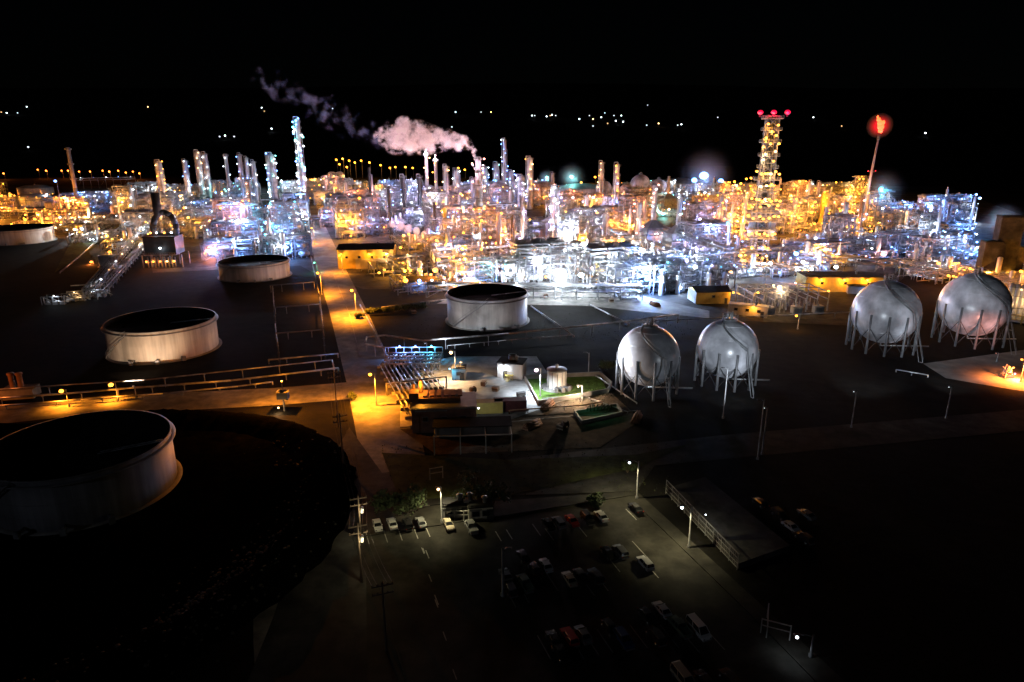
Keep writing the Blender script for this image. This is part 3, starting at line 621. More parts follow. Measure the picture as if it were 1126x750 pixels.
def unit(p, kinds, z, rz=None, wscale=1.0):
    pr, desc = kinds[rnd.randrange(len(kinds))]
    px, py = proj(p)
    if not clear(p, pr['w'], pr['d']): return None
    rot = GR+rnd.choice((0,0,math.pi)) if rz is None else rz
    o = dup(pr, p, rot)
    keep.append((p.x, p.y, min(pr['w'],pr['d'])*.22))
    W, D, Hh = pr['w'], pr['d'], pr['h']; n = z[6]; main = z[4][rnd.randrange(len(z[4]))]
    inv = Matrix.Rotation(-rot, 4, 'Z')
    for i in range(n):
        c = z[4][rnd.randrange(len(z[4]))] if rnd.random() < .6 else main
        x = rnd.uniform(-W/2, W/2); face = rnd.random(); y = -D/2-1.0-rnd.random()*.8
        if face > .8: y = rnd.uniform(-D/2, D/2)
        lv = rnd.randint(0, max(1, round(Hh/3.8))); zz = min(Hh+1.6, lv*3.8+rnd.choice((2.2,2.7,3.3)))
        v = Vector((x,y,zz))
        if abs(rot-GR) > 1: v = Vector((-x,-y,zz))
        sgn = -1 if abs(rot-GR) > 1 else 1
        big = rnd.random()
        r = .38+.62*big**3
        bulb(o, v, c, r, faint=(big < .25))
        if i % 2 == 0: light(o, v+Vector((0,-1.4*sgn,.4)), c, z[5]*wscale*(.3+6.5*big**6)*UW)
    units.append((o, p.copy(), desc, main)); return o
A0 = G(563,330); nslot = 0
for jv in range(-5, 52):
    v = jv*18.0 if jv < 15 else 15*18+(jv-15)*29.0
    for iu in range(-40, 48):
        u = iu*26.0
        if iu % 7 == 4: continue
        p = Vector((0, 250, 0))+A*v+B*u+Vector((rnd.uniform(-3,3), rnd.uniform(-3,3), 0))
        if p.y < 200: continue
        px, py = proj(p)
        if not (-40 < px < 1075) or py > front(px) or py < 199: continue
        if any(x0 < px < x1 and y0 < py < y1 for x0,y0,x1,y1 in resv): continue
        z = zone(px, py)
        if z is None: continue
        if py < (212 if px < 240 else 206 if px < 430 else 209 if px < 745 else 206 if px < 800 else 213 if px < 960 else 240): continue
        if rnd.random() < (.06 if py > 235 else .22): continue
        lowp = .25
        if px < 84: lowp = .6
        if 84 < px < 165 and py > 240: lowp = .8
        if 378 < px < 500 and py > 262: lowp = .75
        if 785 < px < 1000 and py > 262: lowp = .7
        if 590 < px < 800 and py < 225: lowp = .7
        if 960 < px and py > 262: lowp = .75
        ks = lows if rnd.random() < lowp else (heats if rnd.random() < .06 else protos)
        if ks is lows: unit(p, ks, z)
        else:
            if px < 84 or py < 222 or (px < 340 and py < 232): ks = [protos[2], protos[7], protos[3]]
            elif py > 285: ks = [protos[0], protos[2], protos[3], protos[7], protos[6]]
            unit(p, ks, z)
        nslot += 1
for px, py in ((317,246),(327,254),(318,268),(328,240),(372,248),(382,238),(392,226),(371,216),(300,262),(316,282),(398,252),(386,262)):
    z = zone(px, py); kk = keep[:]; keep.clear(); unit(G(px, py), [protos[0], protos[4], protos[2]], z); keep[:] = kk+keep
for px, py in ((786,302),(797,291),(862,300),(884,297),(872,286),(812,301),(905,290)):
    kk = keep[:]; keep.clear(); unit(G(px, py), lows, (0,0,0,0,['blue','amber','blue','white'],2600,10)); keep[:] = kk+keep
for px, py in ((1034,306),(1049,298),(1116,312),(1128,318),(1140,306),(1122,298)):
    kk = keep[:]; keep.clear(); unit(G(px, py), lows, (0,0,0,0,['amber','orange','amber'],2600,9)); keep[:] = kk+keep
# two pyramid heaters of the blue-white pair
for (px, py, lab) in ((717,268,'left furnace of the pair with pink pyramid hood under its stack'),(744,275,'right furnace of the pair with blue-lit pyramid hood')):
    p = G(px, py+2); o = dup(heats[0][0], p, GR, lab)
    for ch in list(o.children):
        if ch.name.startswith('chimney'): bpy.data.objects.remove(ch)
    for i in range(8): bulb(o, (-6+i*1.7,-6.6,rnd.choice((3,7.6,7.6))), rnd.choice(('blue','white','pink')), .4)
    for i in range(3): light(o, (-5+i*5,-8,6), ('blue','pink','white')[i], 2600)
# ordinal, landmark based labels
def relation(p, q):
    a, b = proj(p), proj(q); dx, dy = a[0]-b[0], a[1]-b[1]
    if abs(dx) > 2.2*abs(dy): return 'left of' if dx < 0 else 'right of'
    return 'behind' if dy < 0 else 'in front of'
ORD = ['nearest','second','third','fourth','fifth','sixth','seventh','eighth','ninth','tenth','eleventh','twelfth','thirteenth','fourteenth','fifteenth']
def relabel(items, noun, group):
    buckets = {}
    for o, p, desc, main in items:
        best = min(MARKS, key=lambda mk: math.hypot(proj(p)[0]-proj(mk[1])[0], (proj(p)[1]-proj(mk[1])[1])*1.6))
        buckets.setdefault((best[0], relation(p, best[1]), desc, CN[main]), []).append(((p-best[1]).length, o))
    for (mk, rel, desc, cn), v in buckets.items():
        v.sort(key=lambda t: t[0])
        for i, (_, o) in enumerate(v):
            o['label'] = (f'{desc} {noun(o)} lit {cn}, '+('' if len(v) == 1 else ORD[min(i,14)]+' ')+f'{rel} the {mk}')
            o['group'] = group(o)
for pr, _ in protos+lows+heats:
    for ch in list(pr.children): bpy.data.objects.remove(ch)
    bpy.data.objects.remove(pr)
# ------------------------------------------------------------------ pipe racks (long, real things)
def rack(p0, p1, label, h=6.0, w=5.0, npipe=6, col=None, watts=500, every=18, lv=2, mtl='steel', r=.2, bulb_r=.38, step=8.0, pm='pipe'):
    a, b = (G(*p0), G(*p1)); L = (b-a).length; d = (b-a)/L; rz = math.atan2(d.y, d.x)
    t = thing('pipe_rack', label, 'pipe rack', a, rz)
    m = MB(); n = max(1, round(L/step))
    for i in range(n+1):
        x = L*i/n
        for s in (-w/2, w/2): m.box((x,s,h/2), (.3,.3,h))
        for k in range(lv): m.box((x,0,h-.18-k*2.2), (.28,w-.31,.3))
        if i < n and i % 3 == 0: m.tube((x,-w/2,0), (x+L/n,-w/2,h-.5), .1, 4)
    for s in (-w/2, w/2): m.box((L/2,s,h+.12), (L,.28,.22))
    m.build('frame', mtl, t); m = MB(); q = random.Random(int(L*7))
    for k in range(lv):
        for i in range(npipe):
            y = -w/2+.5+(w-1)*i/max(1,npipe-1); rr = r*q.choice((.7,1,1.5)); z = h-k*2.2+rr+.02
            x0 = 0 if q.random() < .8 else q.uniform(0, L*.3); m.tube((x0,y,z), (L,y,z), rr, 6)
            if q.random() < .3: m.path([(x0+.5,y,z),(x0+.5,y,z+1.2),(x0+.5,y+1.5*w,z+1.2)], rr*.8, 5)
    m.build('pipes' if False else 'pipework', pm, t)
    if col:
        k = 0; x = every/2
        while x < L:
            cc = col[k % len(col)]; lamp(t, (x,-w/2-.5,h+1.3), cc, watts if k % 2 == 0 else 0, bulb_r, faint=(k % 3 == 1)); x += every; k += 1
    return t
rack((100,330),(166,246),'long diagonal pipe rack climbing from the pump yard to the black duct heater',4.5,4.5,5,['white','warm'],260,22)
rack((112,326),(172,258),'narrow pipe run beside the long diagonal rack',3,3,4,None)
rack((340,252),(400,243),'pipe rack crossing the street by the thin black stack',8,6,6,['amber','white'],600)
rack((430,300),(560,286),'pipe rack along the front of the warm-lit units, left of the glare',7,6,7,['warm','pink','white'],900,14)
rack((470,326),(705,329),'low pipe rack in front of the overexposed white unit',5,5,6,['white','lilac'],2600,14)
rack((500,268),(640,262),'high pipe rack passing before the overexposed column',9,6,7,['white','pink'],1500,16)
rack((640,256),(800,318),'pipe rack running beside the furnace pair towards the yard',8,6,7,['blue','cyan','white'],1800,13)
rack((665,246),(800,296),'long raised rack right behind the blue-lit furnaces',10,6,7,['white','blue'],1500,16)
rack((770,296),(985,272),'wide pipe rack below the lattice tower, lit blue',7,7,8,['blue','white'],1300,14)
rack((770,246),(940,240),'amber-lit pipe rack across the lattice tower units',10,7,7,['amber'],1500,11)
rack((860,288),(985,300),'low diagonal pipe bridge beside the amber-lit long shed',5,4,5,['pink','blue'],500,26)
rack((590,228),(740,232),'far pipe rack beneath the distant spheres',8,6,6,['orange','pink'],1200,14)
rack((330,232),(232,262),'pipe rack through the blue-lit units',9,6,7,['blue','white'],1300,14)
rack((-30,238),(84,242),'pipe rack buried in the amber pipework at the far left',7,8,8,['amber','orange'],2200,9)
rack((-30,226),(84,229),'rear pipe rack of the amber pipework at the far left',8,8,8,['amber','orange'],2200,9)
rack((84,208),(150,206),'far rack with an even row of white lamps',12,5,4,['white','blue'],800,13)
rack((960,276),(1062,268),'rack under the blue-white unit near the dark block',7,6,6,['blue','white'],1100,14)
rack((340,214),(430,212),'rear rack with amber lamps behind the blue frames',8,6,6,['amber'],1500,12)
rack((596,212),(640,210),'thin far rack by the teal lamps',7,5,5,['teal','white'],700,20)
# ------------------------------------------------------------------ individual plant pieces
def gable(name, label, cat, c, w, d, h, rz, wallm, roofm, rise=1.2, win=0, door=True, flat=False, over=.4, doorx=None):
    t = thing(name, label, cat, c, rz)
    m = MB(); m.box((0,0,h/2), (w,d,h))
    for i in range(int(w/.6)):
        for sy in (-1,1): m.box((-w/2+.3+i*.6,sy*(d/2+.015),h/2), (.12,.05,h-.02))
    for i in range(int(d/.6)):
        for sx in (-1,1): m.box((sx*(w/2+.015),-d/2+.3+i*.6,h/2), (.05,.12,h-.02))
    if not flat:
        for s in (-1,1): m.add([(s*w/2,-d/2,h),(s*w/2,d/2,h),(s*w/2,0,h+rise)], [(0,1,2)])
    m.build('wall', wallm, t); m = MB()
    if flat: m.box((0,0,h+.15), (w+over,d+over,.26)); m.box((0,0,h+.34), (w-.4,d-.4,.08))
    else:
        for s in (-1,1):
            e = s*(d/2+over); ez = h-rise*over/(d/2)
            m.add([(-w/2-over,e,ez),(w/2+over,e,ez),(w/2+over,0,h+rise),(-w/2-over,0,h+rise),(-w/2-over,e,ez+.18),(w/2+over,e,ez+.18),(w/2+over,0,h+rise+.18),(-w/2-over,0,h+rise+.18)], [(0,1,2,3),(7,6,5,4),(0,4,5,1),(1,5,6,2),(3,7,4,0)])
    r = m.build('roof', roofm, t)
    m = MB(); m.lathe((w*.2,0,h+(rise*.9 if not flat else .3)), [(.35,0),(.35,.9),(.55,.9),(.55,1.1),(.02,1.3)], 10); m.build('vent', 'steel', r)
    for i in range(win):
        x = -w/2+(i+.7)*w/(win+.4); f = MB().box((x,-d/2-.03,h*.6), (1.3,.10,1.1)).build('window', 'grey', t); MB().box((x,-d/2-.085,h*.6), (1.1,.03,.9)).build('pane', 'glass', f)
    if door:
        x = w*.38 if doorx is None else doorx; f = MB().box((x,-d/2-.04,1.05), (1.1,.09,2.1)).build('door', 'dark', t); MB().box((x+.4,-d/2-.12,1.05), (.08,.08,.2)).build('handle', 'chrome', f)
    MB().box((-w*.2,-d/2-.07,h-.25), (w*.5,.12,.16)).build('gutter', 'steel', t)
    return t
def heatbox():   # black duct furnace
    c = G(184,292); t = thing('furnace', 'dark box furnace with black forked ducts joining a single black stack', 'furnace', c, GR*.35); MARKS.append(('black duct heater', c))
    s = depth(c)/FP
    m = MB()
    for x in (-8,-4,0,4,8):
        for y in (-5,5): m.box((x*s*1.9/.75,y,3.0), (.4,.4,6))
    m.build('leg', 'steel', t)
    MB().box((0,0,10.2), (32*s,12,8.4)).build('casing', 'dark', t); MB().box((0,0,14.6), (33.5*s,13,.4)).build('roof', 'roofd', t)
    m = MB(); m.path([(-9*s,0,14.8),(-9*s,0,19),(-6*s,0,22.5),(-2*s,0,24.5),(0,0,29)], 1.35, 10); m.path([(14*s,0,14.8),(15*s,0,20),(11*s,0,24),(5*s,0,25.5),(-1*s,0,25.5)], 1.35, 10); m.build('duct', 'dark', t)
    MB().lathe((-2*s,0,24), [(1.6,0),(1.9,2),(1.9,HT(c.y,212)-24),(1.6,HT(c.y,212)-24)], 16).build('stack', 'dark', t)
    m = MB(); m.box((0,-6.8,6.2), (33*s,1.4,.15)); 
    for z in (.6,1.15): m.box((0,-7.45,6.2+z), (33*s,.08,.08))
    for i in range(14): m.box((-16*s+i*2.4*s,-7.45,6.8), (.08,.08,1.2))
    m.build('walkway', 'steel', t); m = MB()
    for i in range(9): m.path([(-14*s+i*3.5*s,-6,.2),(-14*s+i*3.5*s,-6,5)], .3, 6)
    m.build('burner_pipe', 'pipe', t)
    for i, cc in enumerate(('orange','amber','orange','warm','amber')): lamp(t, (-14*s+i*7*s,-8,3.4), cc, 1700 if i % 2 == 0 else 0, .5)
    lamp(t, (1*s,-7,9.5), 'white', 260, .6)
    for x, cc in ((-8,'orange'),(6,'amber'),(13,'white'),(-2,'white')): lamp(t, (x*s,-5,16.5), cc, 900, .5)
heatbox()
t = gable('compressor_house', 'yellow-lit compressor house with black roof beside the street', 'building', G(405,292), 26, 15, 9, GR*.2, 'ywall', 'roofd', 1.6, 4); MARKS.append(('yellow-lit compressor house', G(405,292)))
for x in (-11,2,10): lamp(t, (x,-9.5,7.2), ('amber','warm')[x > 5], 2200, .45)
MB().box((4,-8.4,2.4), (17,1.6,4.6)).build('lean_to', 'wall', t)
t = gable('equipment_shed', 'small shed with blue-white lamp in front of the yellow-lit house', 'shed', G(462,318), 12, 8, 4, GR*.3, 'grey', 'roof', 1.4, 2); lamp(t, (0,-5,4.6), 'blue', 2600, .7); lamp(t, (5,-5,4.6), 'white', 900, .5)
t = gable('switch_house', 'flat-roofed amber-lit long shed with outside stairs, right of the substation', 'building', G(922,318), 31, 11, 6, -.05, 'ywall', 'slab', flat=True, win=3); MARKS.append(('amber-lit long shed', G(922,318)))
for x in (-10,-1,8): lamp(t, (x,-6.6,5.2), 'amber', 2300, .5)
m = MB(); 
for k in range(14): m.box((-15.5-k*.45,-6.6,5.6-k*.4), (.5,1.2,.06))
m.beam((-15.5,-7.2,6.6), (-22,-7.2,1.0), .1); m.beam((-15.5,-6,6.6), (-22,-6,1.0), .1); m.build('stair', 'steel', t)
t = gable('operator_shelter', 'small white shed with yellow side wall and dark roof at the yard corner', 'shed', G(779,331), 13, 9, 4.6, .1, 'ywall', 'roofd', 1.2, 1); lamp(t, (7.4,-4.8,4.2), 'amber', 900, .4); MARKS.append(('white shed at the yard corner', G(779,331)))
MB().box((-6.6,0,2.3), (.14,8.8,4.4)).build('side_panel', 'tankw', t)
t = gable('store_shed', 'low pale shed right of the amber-lit long shed', 'shed', G(948,322), 12, 6, 3, -.25, 'wall', 'slab', flat=True, win=1); lamp(t, (2,-3.8,3.2), 'blue', 900, .4)
t = gable('site_trailer', 'long pale trailer under an amber lamp left of the substation', 'trailer', G(822,346), 13, 4, 3.4, -.45, 'wall', 'tankw', flat=True, win=3); lamp(t, (2,-3,3.6), 'amber', 900, .45)
# dark tower block at right
c = G(1098,306); s = depth(c)/FP
t = thing('concrete_block', 'tall blank dark concrete block with slanting top near the right edge', 'building', c, -.22); MARKS.append(('tall dark block', c))
hh = HT(c.y,239); m = MB(); m.box((0,0,hh/2), (22*s,14*s,hh)); m.box((-14*s,-2,HT(c.y,266)/2), (20*s,14*s,HT(c.y,266))); m.box((15*s,1,HT(c.y,270)/2), (10*s,10*s,HT(c.y,270))); m.build('wall', 'slab', t)
m = MB(); m.box((0,0,hh+.4), (22.6*s,14.6*s,.8)); m.box((-15*s,-2,HT(c.y,266)+.3), (18*s,14.4*s,.6)); m.build('roof', 'roofd', t)
for k in range(4): MB().box((-18*s+k*4*s,-9.03*s,6), (1.6,.08,2)).build('window', 'glass', t)
MB().box((-5*s,-7.03*s,1.5), (2.4,.1,3)).build('door', 'dark', t)
# blue-white stacked cooling unit
c = G(1010,268); s = depth(c)/FP
t = thing('cooling_tower', 'blue-white lit stepped cooling tower with pale box stages and stairs', 'cooling tower', c, .1); MARKS.append(('stepped blue-white tower', c))
h0 = HT(c.y,235)
m = MB(); m.box((2,0,h0*.45), (20*s,14,h0*.3)); m.box((1,0,h0*.85), (15*s,11,h0*.28)); m.build('casing', 'tankw', t)
m = MB()
for k, z in enumerate((.15,.3,.6,.7,1.0)): m.box((-1,0,h0*z), ((44-7*k)*s,15-k,.3)); 
for i in range(12): 
    x = (-20+i*3.6)*s; hz = h0*(.3 if i < 3 else .62 if i < 5 else .3); m.box((x,-7.2,hz/2), (.35,.35,hz)); m.box((x,7.2,hz/2), (.35,.35,hz))
m.build('frame', 'steel', t); m = MB()
for i in range(22): x = rnd.uniform(-22,26)*s; z = rnd.uniform(1,h0*.5); m.path([(x,-8,.2),(x,-8,z),(x+rnd.uniform(4,12),-8-rnd.random(),z)], .25, 5)
m.build('pipework', 'pipe', t)
for i in range(9): MB().lathe(((20+i*4.2)*s,-3,0), [(1.6*s,0),(1.6*s,7),(.02,8)], 12).build('silo', 'tankw', t)
for i in range(34):
    x = rnd.uniform(-24,24)*s; z = rnd.uniform(1,h0*.62)*(1 if abs(x) < 14*s else .5); lamp(t, (x,-8.6,z), ('blue','white','blue')[i % 3], 1500 if i % 3 == 0 else 0, .5)
# silo row at the right edge
for i in range(7):
    c = G(1106+i*6.4, 350+i*.8); t = thing('silo', None, 'silo', c, 0, 'row of upright silos at the right edge'); t['label'] = ('leftmost','second','third','fourth','fifth','sixth','seventh')[i]+' upright ribbed silo of the row at the right edge'
    MB().lathe((0,0,0), [(1.1,0),(1.1,11.2),(.7,12),(.02,12.3)], 18).build('shell', 'shell', t); m = MB()
    for z in (.02,4,8,11): m.lathe((0,0,z), [(1.1,0),(1.2,0),(1.2,.25),(1.1,.25)], 18)
    m.build('ring', 'steel', t)
    if i in (1,4): light(t, (0,-6,7), 'warm', 1800); bulb(t, (0,-1.6,10.6), 'warm', .3)
rack((1096,352),(1180,364),'low yellow pipe rail in front of the silo row',2.4,2,3,None,mtl='ywall')
# ------------------------------------------------------------------ lamp posts
_sd = {}
def post(px, py, pytop, label, colour, watts, br=.45, arm=0, mtl='steel', wood=False, lit=True, name='lamp_post', faint=False, r=.14, down=False, lcol=None):
    lcol = lcol or colour
    c = G(px, py); h = HT(c.y, pytop); t = thing(name, label, 'lamp post', c)
    MB().lathe((0,0,0), [(r*1.8,0),(r*1.8,.4),(r,.5),(r*.75,h)], 10).build('pole', 'wood' if wood else mtl, t)
    m = MB(); a = arm or -1.0; m.path([(0,0,h-.3),(a*.5,-.1,h+.1),(a,-.1,h+.1)], .07, 5); m.build('arm', mtl, t)
    MB().box((a,-.1,h+.16), (.9,.42,.14), 0, .7).build('lamp_head', 'dark', t)
    if lit:
        bulb(t, (a,-.15,h-.12-br*.6), colour, br, faint)
        if down:
            k = (lcol, watts)
            if k not in _sd:
                d = bpy.data.lights.new('lamp_light', 'SPOT'); d.color = LC[lcol]; d.energy = watts; d.spot_size = R(146); d.spot_blend = .7; d.shadow_soft_size = 0; _sd[k] = d
            o = bpy.data.objects.new('lamp_light', _sd[k]); COL.objects.link(o); o.parent = t; o.location = (a,-.2,h-.3-br*1.7); NL[0] += 1
        else: light(t, (a,-.7-br,h-.3-br), colour, watts)
    return t
P = post
P(414,446,410,'lamp post with amber lamp beside the parallel pipe rows on the road edge','amber',75000,.42,down=True,lcol='sodium')
P(392,348,318,'amber lamp post at the street corner by the small shed row','amber',95000,.55,down=True,lcol='sodium')
P(354,324,299,'amber lamp post on the street by the pale squat tank','amber',90000,.55,down=True,lcol='sodium')
P(346,268,250,'added amber lamp post high up the street beside the blue units','amber',40000,.5,down=True,lcol='sodium')  # street lamp added to turn the upper road amber
P(377,300,280,'added amber lamp post on the street left of the yellow-lit house','amber',34000,.5,down=True,lcol='sodium')  # second street lamp added for more light on the upper road
P(349,300,288,'short green-tinted lamp post on the street','green',3500,.4,down=True)
PP = P(594,436,405,'pinkish-white lamp post on the green pad next to the small white tank','rose',13000,.5,down=True,lcol='white')
P(501,418,386,'tall post with warm lamp beside the teal cabinet','warm',16000,.45,down=True)
P(486,574,536,'warm lamp on the tall pale pole at the head of the parking lot','warm',4200,.24,arm=-.4,down=True,lcol='olive')
P(700,548,507,'pale pole with one white lamp on a left arm by the lot corner','white',5000,.22,arm=-1.6,down=True,lcol='olive')
P(757,602,556,'twin-lamp pole beside the fenced platform','white',4600,.24,arm=-1.5,down=True,lcol='olive')
P(891,722,698,'grey pole with small lamp at the lower right kerb','white',160,.2,arm=-2,down=True)
P(553,655,603,'unlit white pole standing among the parked cars','white',0,lit=False,r=.2,arm=.8)
P(76,447,428,'amber lamp post left one on the pipeline between the dark tanks','amber',12000,.5,down=True,lcol='sodium')
P(130,440,421,'amber lamp post right one on the pipeline between the dark tanks','amber',13000,.55,down=True,lcol='sodium')
P(857,344,314,'lamp post with glaring warm lamp in the substation yard','warm',6000,.75)
P(877,362,346,'short amber lamp post on the yard edge','amber',1600,.4,down=True)
P(838,338,306,'bare tall mast left of the substation','amber',0,lit=False)
P(1089,300,238,'tall mast with cyan lamp before the dark block','cyan',9000,.9,mtl='grey')
P(967,262,228,'mast with white lamp rising before the green lawn','white',2500,.7)
P(964,250,206,'tall mast with glaring cyan lamp near the burning flare','cyan',16000,1.5)
P(966,249,215,'lower mast with second cyan lamp below the glaring one','cyan',6000,1.0)
P(1122,420,394,'added orange lamp post over the red-lit gravel at the right edge','orange',42000,.3,down=True)  # lamp added to throw the reddish light over the gravel
P(1120,322,297,'lamp post with amber lamp at the right edge','amber',3500,.6)
P(1030,312,288,'amber lamp post left of the dark block','orange',5000,.7)
P(1042,320,302,'second amber lamp post left of the dark block','amber',2500,.5)
P(647,412,388,'bare bent pole behind the green pad','white',0,lit=False)
P(833,505,440,'unlit thin pole in the darkness right of the spheres','white',0,lit=False)
P(795,460,405,'unlit thin pole below the second big sphere','white',0,lit=False,mtl='grey')
P(125,292,276,'amber lamp beside the small tank by the diagonal rack','amber',4500,.55)
P(103,290,287,'low amber lamp on the bank left of the diagonal rack','orange',4500,.6)
P(428,570,575,'x','warm',0,lit=False) if False else None
P(618,330,296,'blinding floodlight mast in the middle of the brightest unit','white',30000,2.2)
P(641,322,300,'blinding floodlight mast right of the brightest one','white',16000,1.2)
P(684,290,262,'blinding amber floodlight mast in the orange glare','amber',16000,1.6)
P(689,300,280,'second amber floodlight mast in the orange glare','amber',9000,1.2)
P(240,292,272,'blue-white floodlight mast behind the squat pale tank','blue',14000,1.5)
P(300,262,245,'blue floodlight mast amid the blue-lit units','blue',7000,.9)
P(300,250,226,'pinkish-white floodlight above the blue-lit units','pink',7000,1.2)
P(482,318,295,'amber floodlight mast above the warm-lit pumps','amber',7000,1.1)
P(465,318,295,'second amber floodlight mast above the warm-lit pumps','amber',4000,.9)
P(541,318,288,'teal floodlight mast in front of the pipe frames','teal',4500,.8)
P(629,214,193,'far teal lamp mast with wide glow','teal',14000,2.0)
P(602,212,194,'smaller far teal lamp mast','teal',6000,1.4)
P(763,218,196,'left one of the far blue-white floodlight masts','blue',16000,2.8)
P(773,218,190,'brightest far blue-white floodlight mast','blue',40000,4.6)
P(792,218,197,'right one of the far blue-white floodlight masts','blue',14000,2.8)
P(768,224,214,'glaring white floodlight beneath the far blue masts','white',40000,3.2)
P(737,230,219,'cyan-white floodlight left of the far heaters','cyan',9000,1.5)
P(876,292,277,'blue-white floodlight mast on the blue pipe rack','blue',9000,1.2)
P(917,288,280,'pinkish lamp on the far end of the blue pipe rack','pink',2500,.7)
P(778,276,262,'amber floodlight at the foot of the lattice tower','amber',6000,1.2)
P(1126,400,402,'x','pink',0) if False else None
P(484,224,211,'amber lamp mast beside the thin pale stacks','amber',5000,1.0)
P(68,230,198,'far blue lamp by the left tanks','blue',5000,1.2)
P(55,226,213,'small far white lamp by the left tanks','white',2500,.8)
# boundary row of sodium lamps beyond the plant
far = [(6,190),(44,186),(53,187),(70,187),(77,187),(89,188),(101,188),(115,187),(122,188),(132,187),(140,189),(148,188),(155,190),(372,175),(379,174),(386,176),(392,178),(399,176),(408,178),(375,180),(383,183),(420,181),(430,184),(436,183),(447,183),(455,184),
       (505,184),(512,186),(655,194),(745,198),(755,197),(808,199),(815,201),(821,196),(826,195),(860,204),(876,206),(640,200),(590,199),(704,236),(1056,271)]
ref = None
for i, (px, py) in enumerate(far):
    c = G(px, py+8 if py > 176 else 198); c = G(px, max(py+7, 196)); h = HT(c.y, py)
    t = thing('street_lamp', None, 'street lamp', c, 0, 'sodium street lamps along the far edge of the plant')
    side = 'left far edge' if px < 200 else 'ridge behind the blue frames' if px < 520 else 'right far edge'
    t['label'] = f'tiny orange street lamp in the row along the {side}, '+('higher' if i % 2 else 'lower')+' one'
    MB().lathe((0,0,0), [(.25,0),(.18,h)], 6).build('pole', 'steel', t); MB().box((-.6,0,h), (1.4,.3,.15)).build('lamp_head', 'dark', t)
    cc = 'orange' if px < 200 else 'amber'; bulb(t, (-1,0,h-.9), cc, 1.25 if px < 160 else 1.5)
    if i % 2 == 0: light(t, (-1,-2,h-1.2), cc, 9000)
# hillside town lights
hill = [(2,124),(8,125),(20,125),(30,118),(32,164),(163,118),(242,152),(248,151),(258,152),(288,119),(291,123),(299,143),(366,120),(501,124),(529,124),(540,124),(497,141),(585,128),(588,128),(601,129),(605,128),(607,127),(611,128),(637,132),(648,128),(652,132),(665,125),(661,130),(675,128),(683,128),(668,137),(677,134),(652,140),(685,135),(711,139),(724,137),(745,139),(749,138),(789,130),(894,130),(925,140),(1017,148),(712,116)]
for i, (px, py) in enumerate(hill):
    c = HILL(px, py+2)
    t = thing('hillside_lamp', None, 'street lamp', c, 0, 'faint lamps scattered over the dark hillside')
    w = 'far left' if px < 60 else 'left' if px < 400 else 'middle' if px < 560 else 'cluster above the twin amber columns' if px < 700 else 'right'
    t['label'] = f'faint white lamp on the black hillside, {w}'
    h = 8; MB().lathe((0,0,0), [(.4,0),(.3,h)], 6).build('pole', 'steel', t); bulb(t, (0,-.5,h+1.2), 'warm' if i % 5 == 0 else 'white', 2.4 if py > 115 else 3.2, faint=i % 2 == 0)
def spot(parent, loc, target, colour, watts, ang=60, blend=.6):  # added spot light, stands for no known floodlight
    d = bpy.data.lights.new('floodlight', 'SPOT'); d.color = LC[colour]; d.energy = watts; d.spot_size = R(ang); d.spot_blend = blend; d.shadow_soft_size = 0
    o = bpy.data.objects.new('floodlight', d); COL.objects.link(o); o.parent = parent; o.location = loc; NL[0] += 1
    o.rotation_euler = (Vector(target)-parent.location-Vector(loc)).to_track_quat('-Z', 'Y').to_euler(); return o
added_floodposts = []
def added_flood(px, py, pytop, label, colour, watts, target, ang=60):  # masts added only to brighten the tank walls and big spheres
    t = post(px, py, pytop, label, colour, 0, .3, lit=False, arm=-.5); added_floodposts.append(t.name); h = HT(t.location.y, pytop)
    bulb(t, (-.5,.25,h-.25), colour, .1, True); spot(t, (-.5,.75,h-.2), target, colour, watts, ang); return t
cB = G(183,381); cE = G(536,352)
added_flood(150,438,424,'added floodlight mast shining up the beige tank from the pipeline','peach',52000,(cB.x,cB.y-15,9),60)
added_flood(470,398,377,'added floodlight mast behind the blue valve manifold','white',30000,(cE.x,cE.y-12,6),58)
spot(PP, (-1,0,7.5), sp[0][0].location+Vector((0,-2,9)), 'white', 20000, 60); spot(PP, (-1,0,7.8), sp[1][0].location+Vector((0,-2,9)), 'white', 75000, 34)  # extra spots added on the lamp post to brighten the two left spheres
added_flood(838,500,448,'added floodlight mast in the dark lighting the second and third big spheres','white',55000,sp[1][0].location+Vector((0,0,9)),50)
spot(bpy.data.objects[added_floodposts[-1]], (-.5,.75,HT(bpy.data.objects[added_floodposts[-1]].location.y,448)-.2), sp[0][0].location+Vector((3,0,9)), 'white', 5000, 50)  # second spot added on this mast for the first sphere's dark side
added_flood(936,470,430,'added floodlight mast in the dark lighting the third big sphere','white',60000,sp[2][0].location+Vector((0,0,9)),50)
added_flood(1096,398,388,'added floodlight mast throwing pink light at the rightmost big sphere','pink',9000,sp[3][0].location+Vector((0,0,7)),60)
added_flood(1040,460,425,'added floodlight mast in the dark lighting the rightmost big sphere','white',50000,sp[3][0].location+Vector((0,0,9)),50)
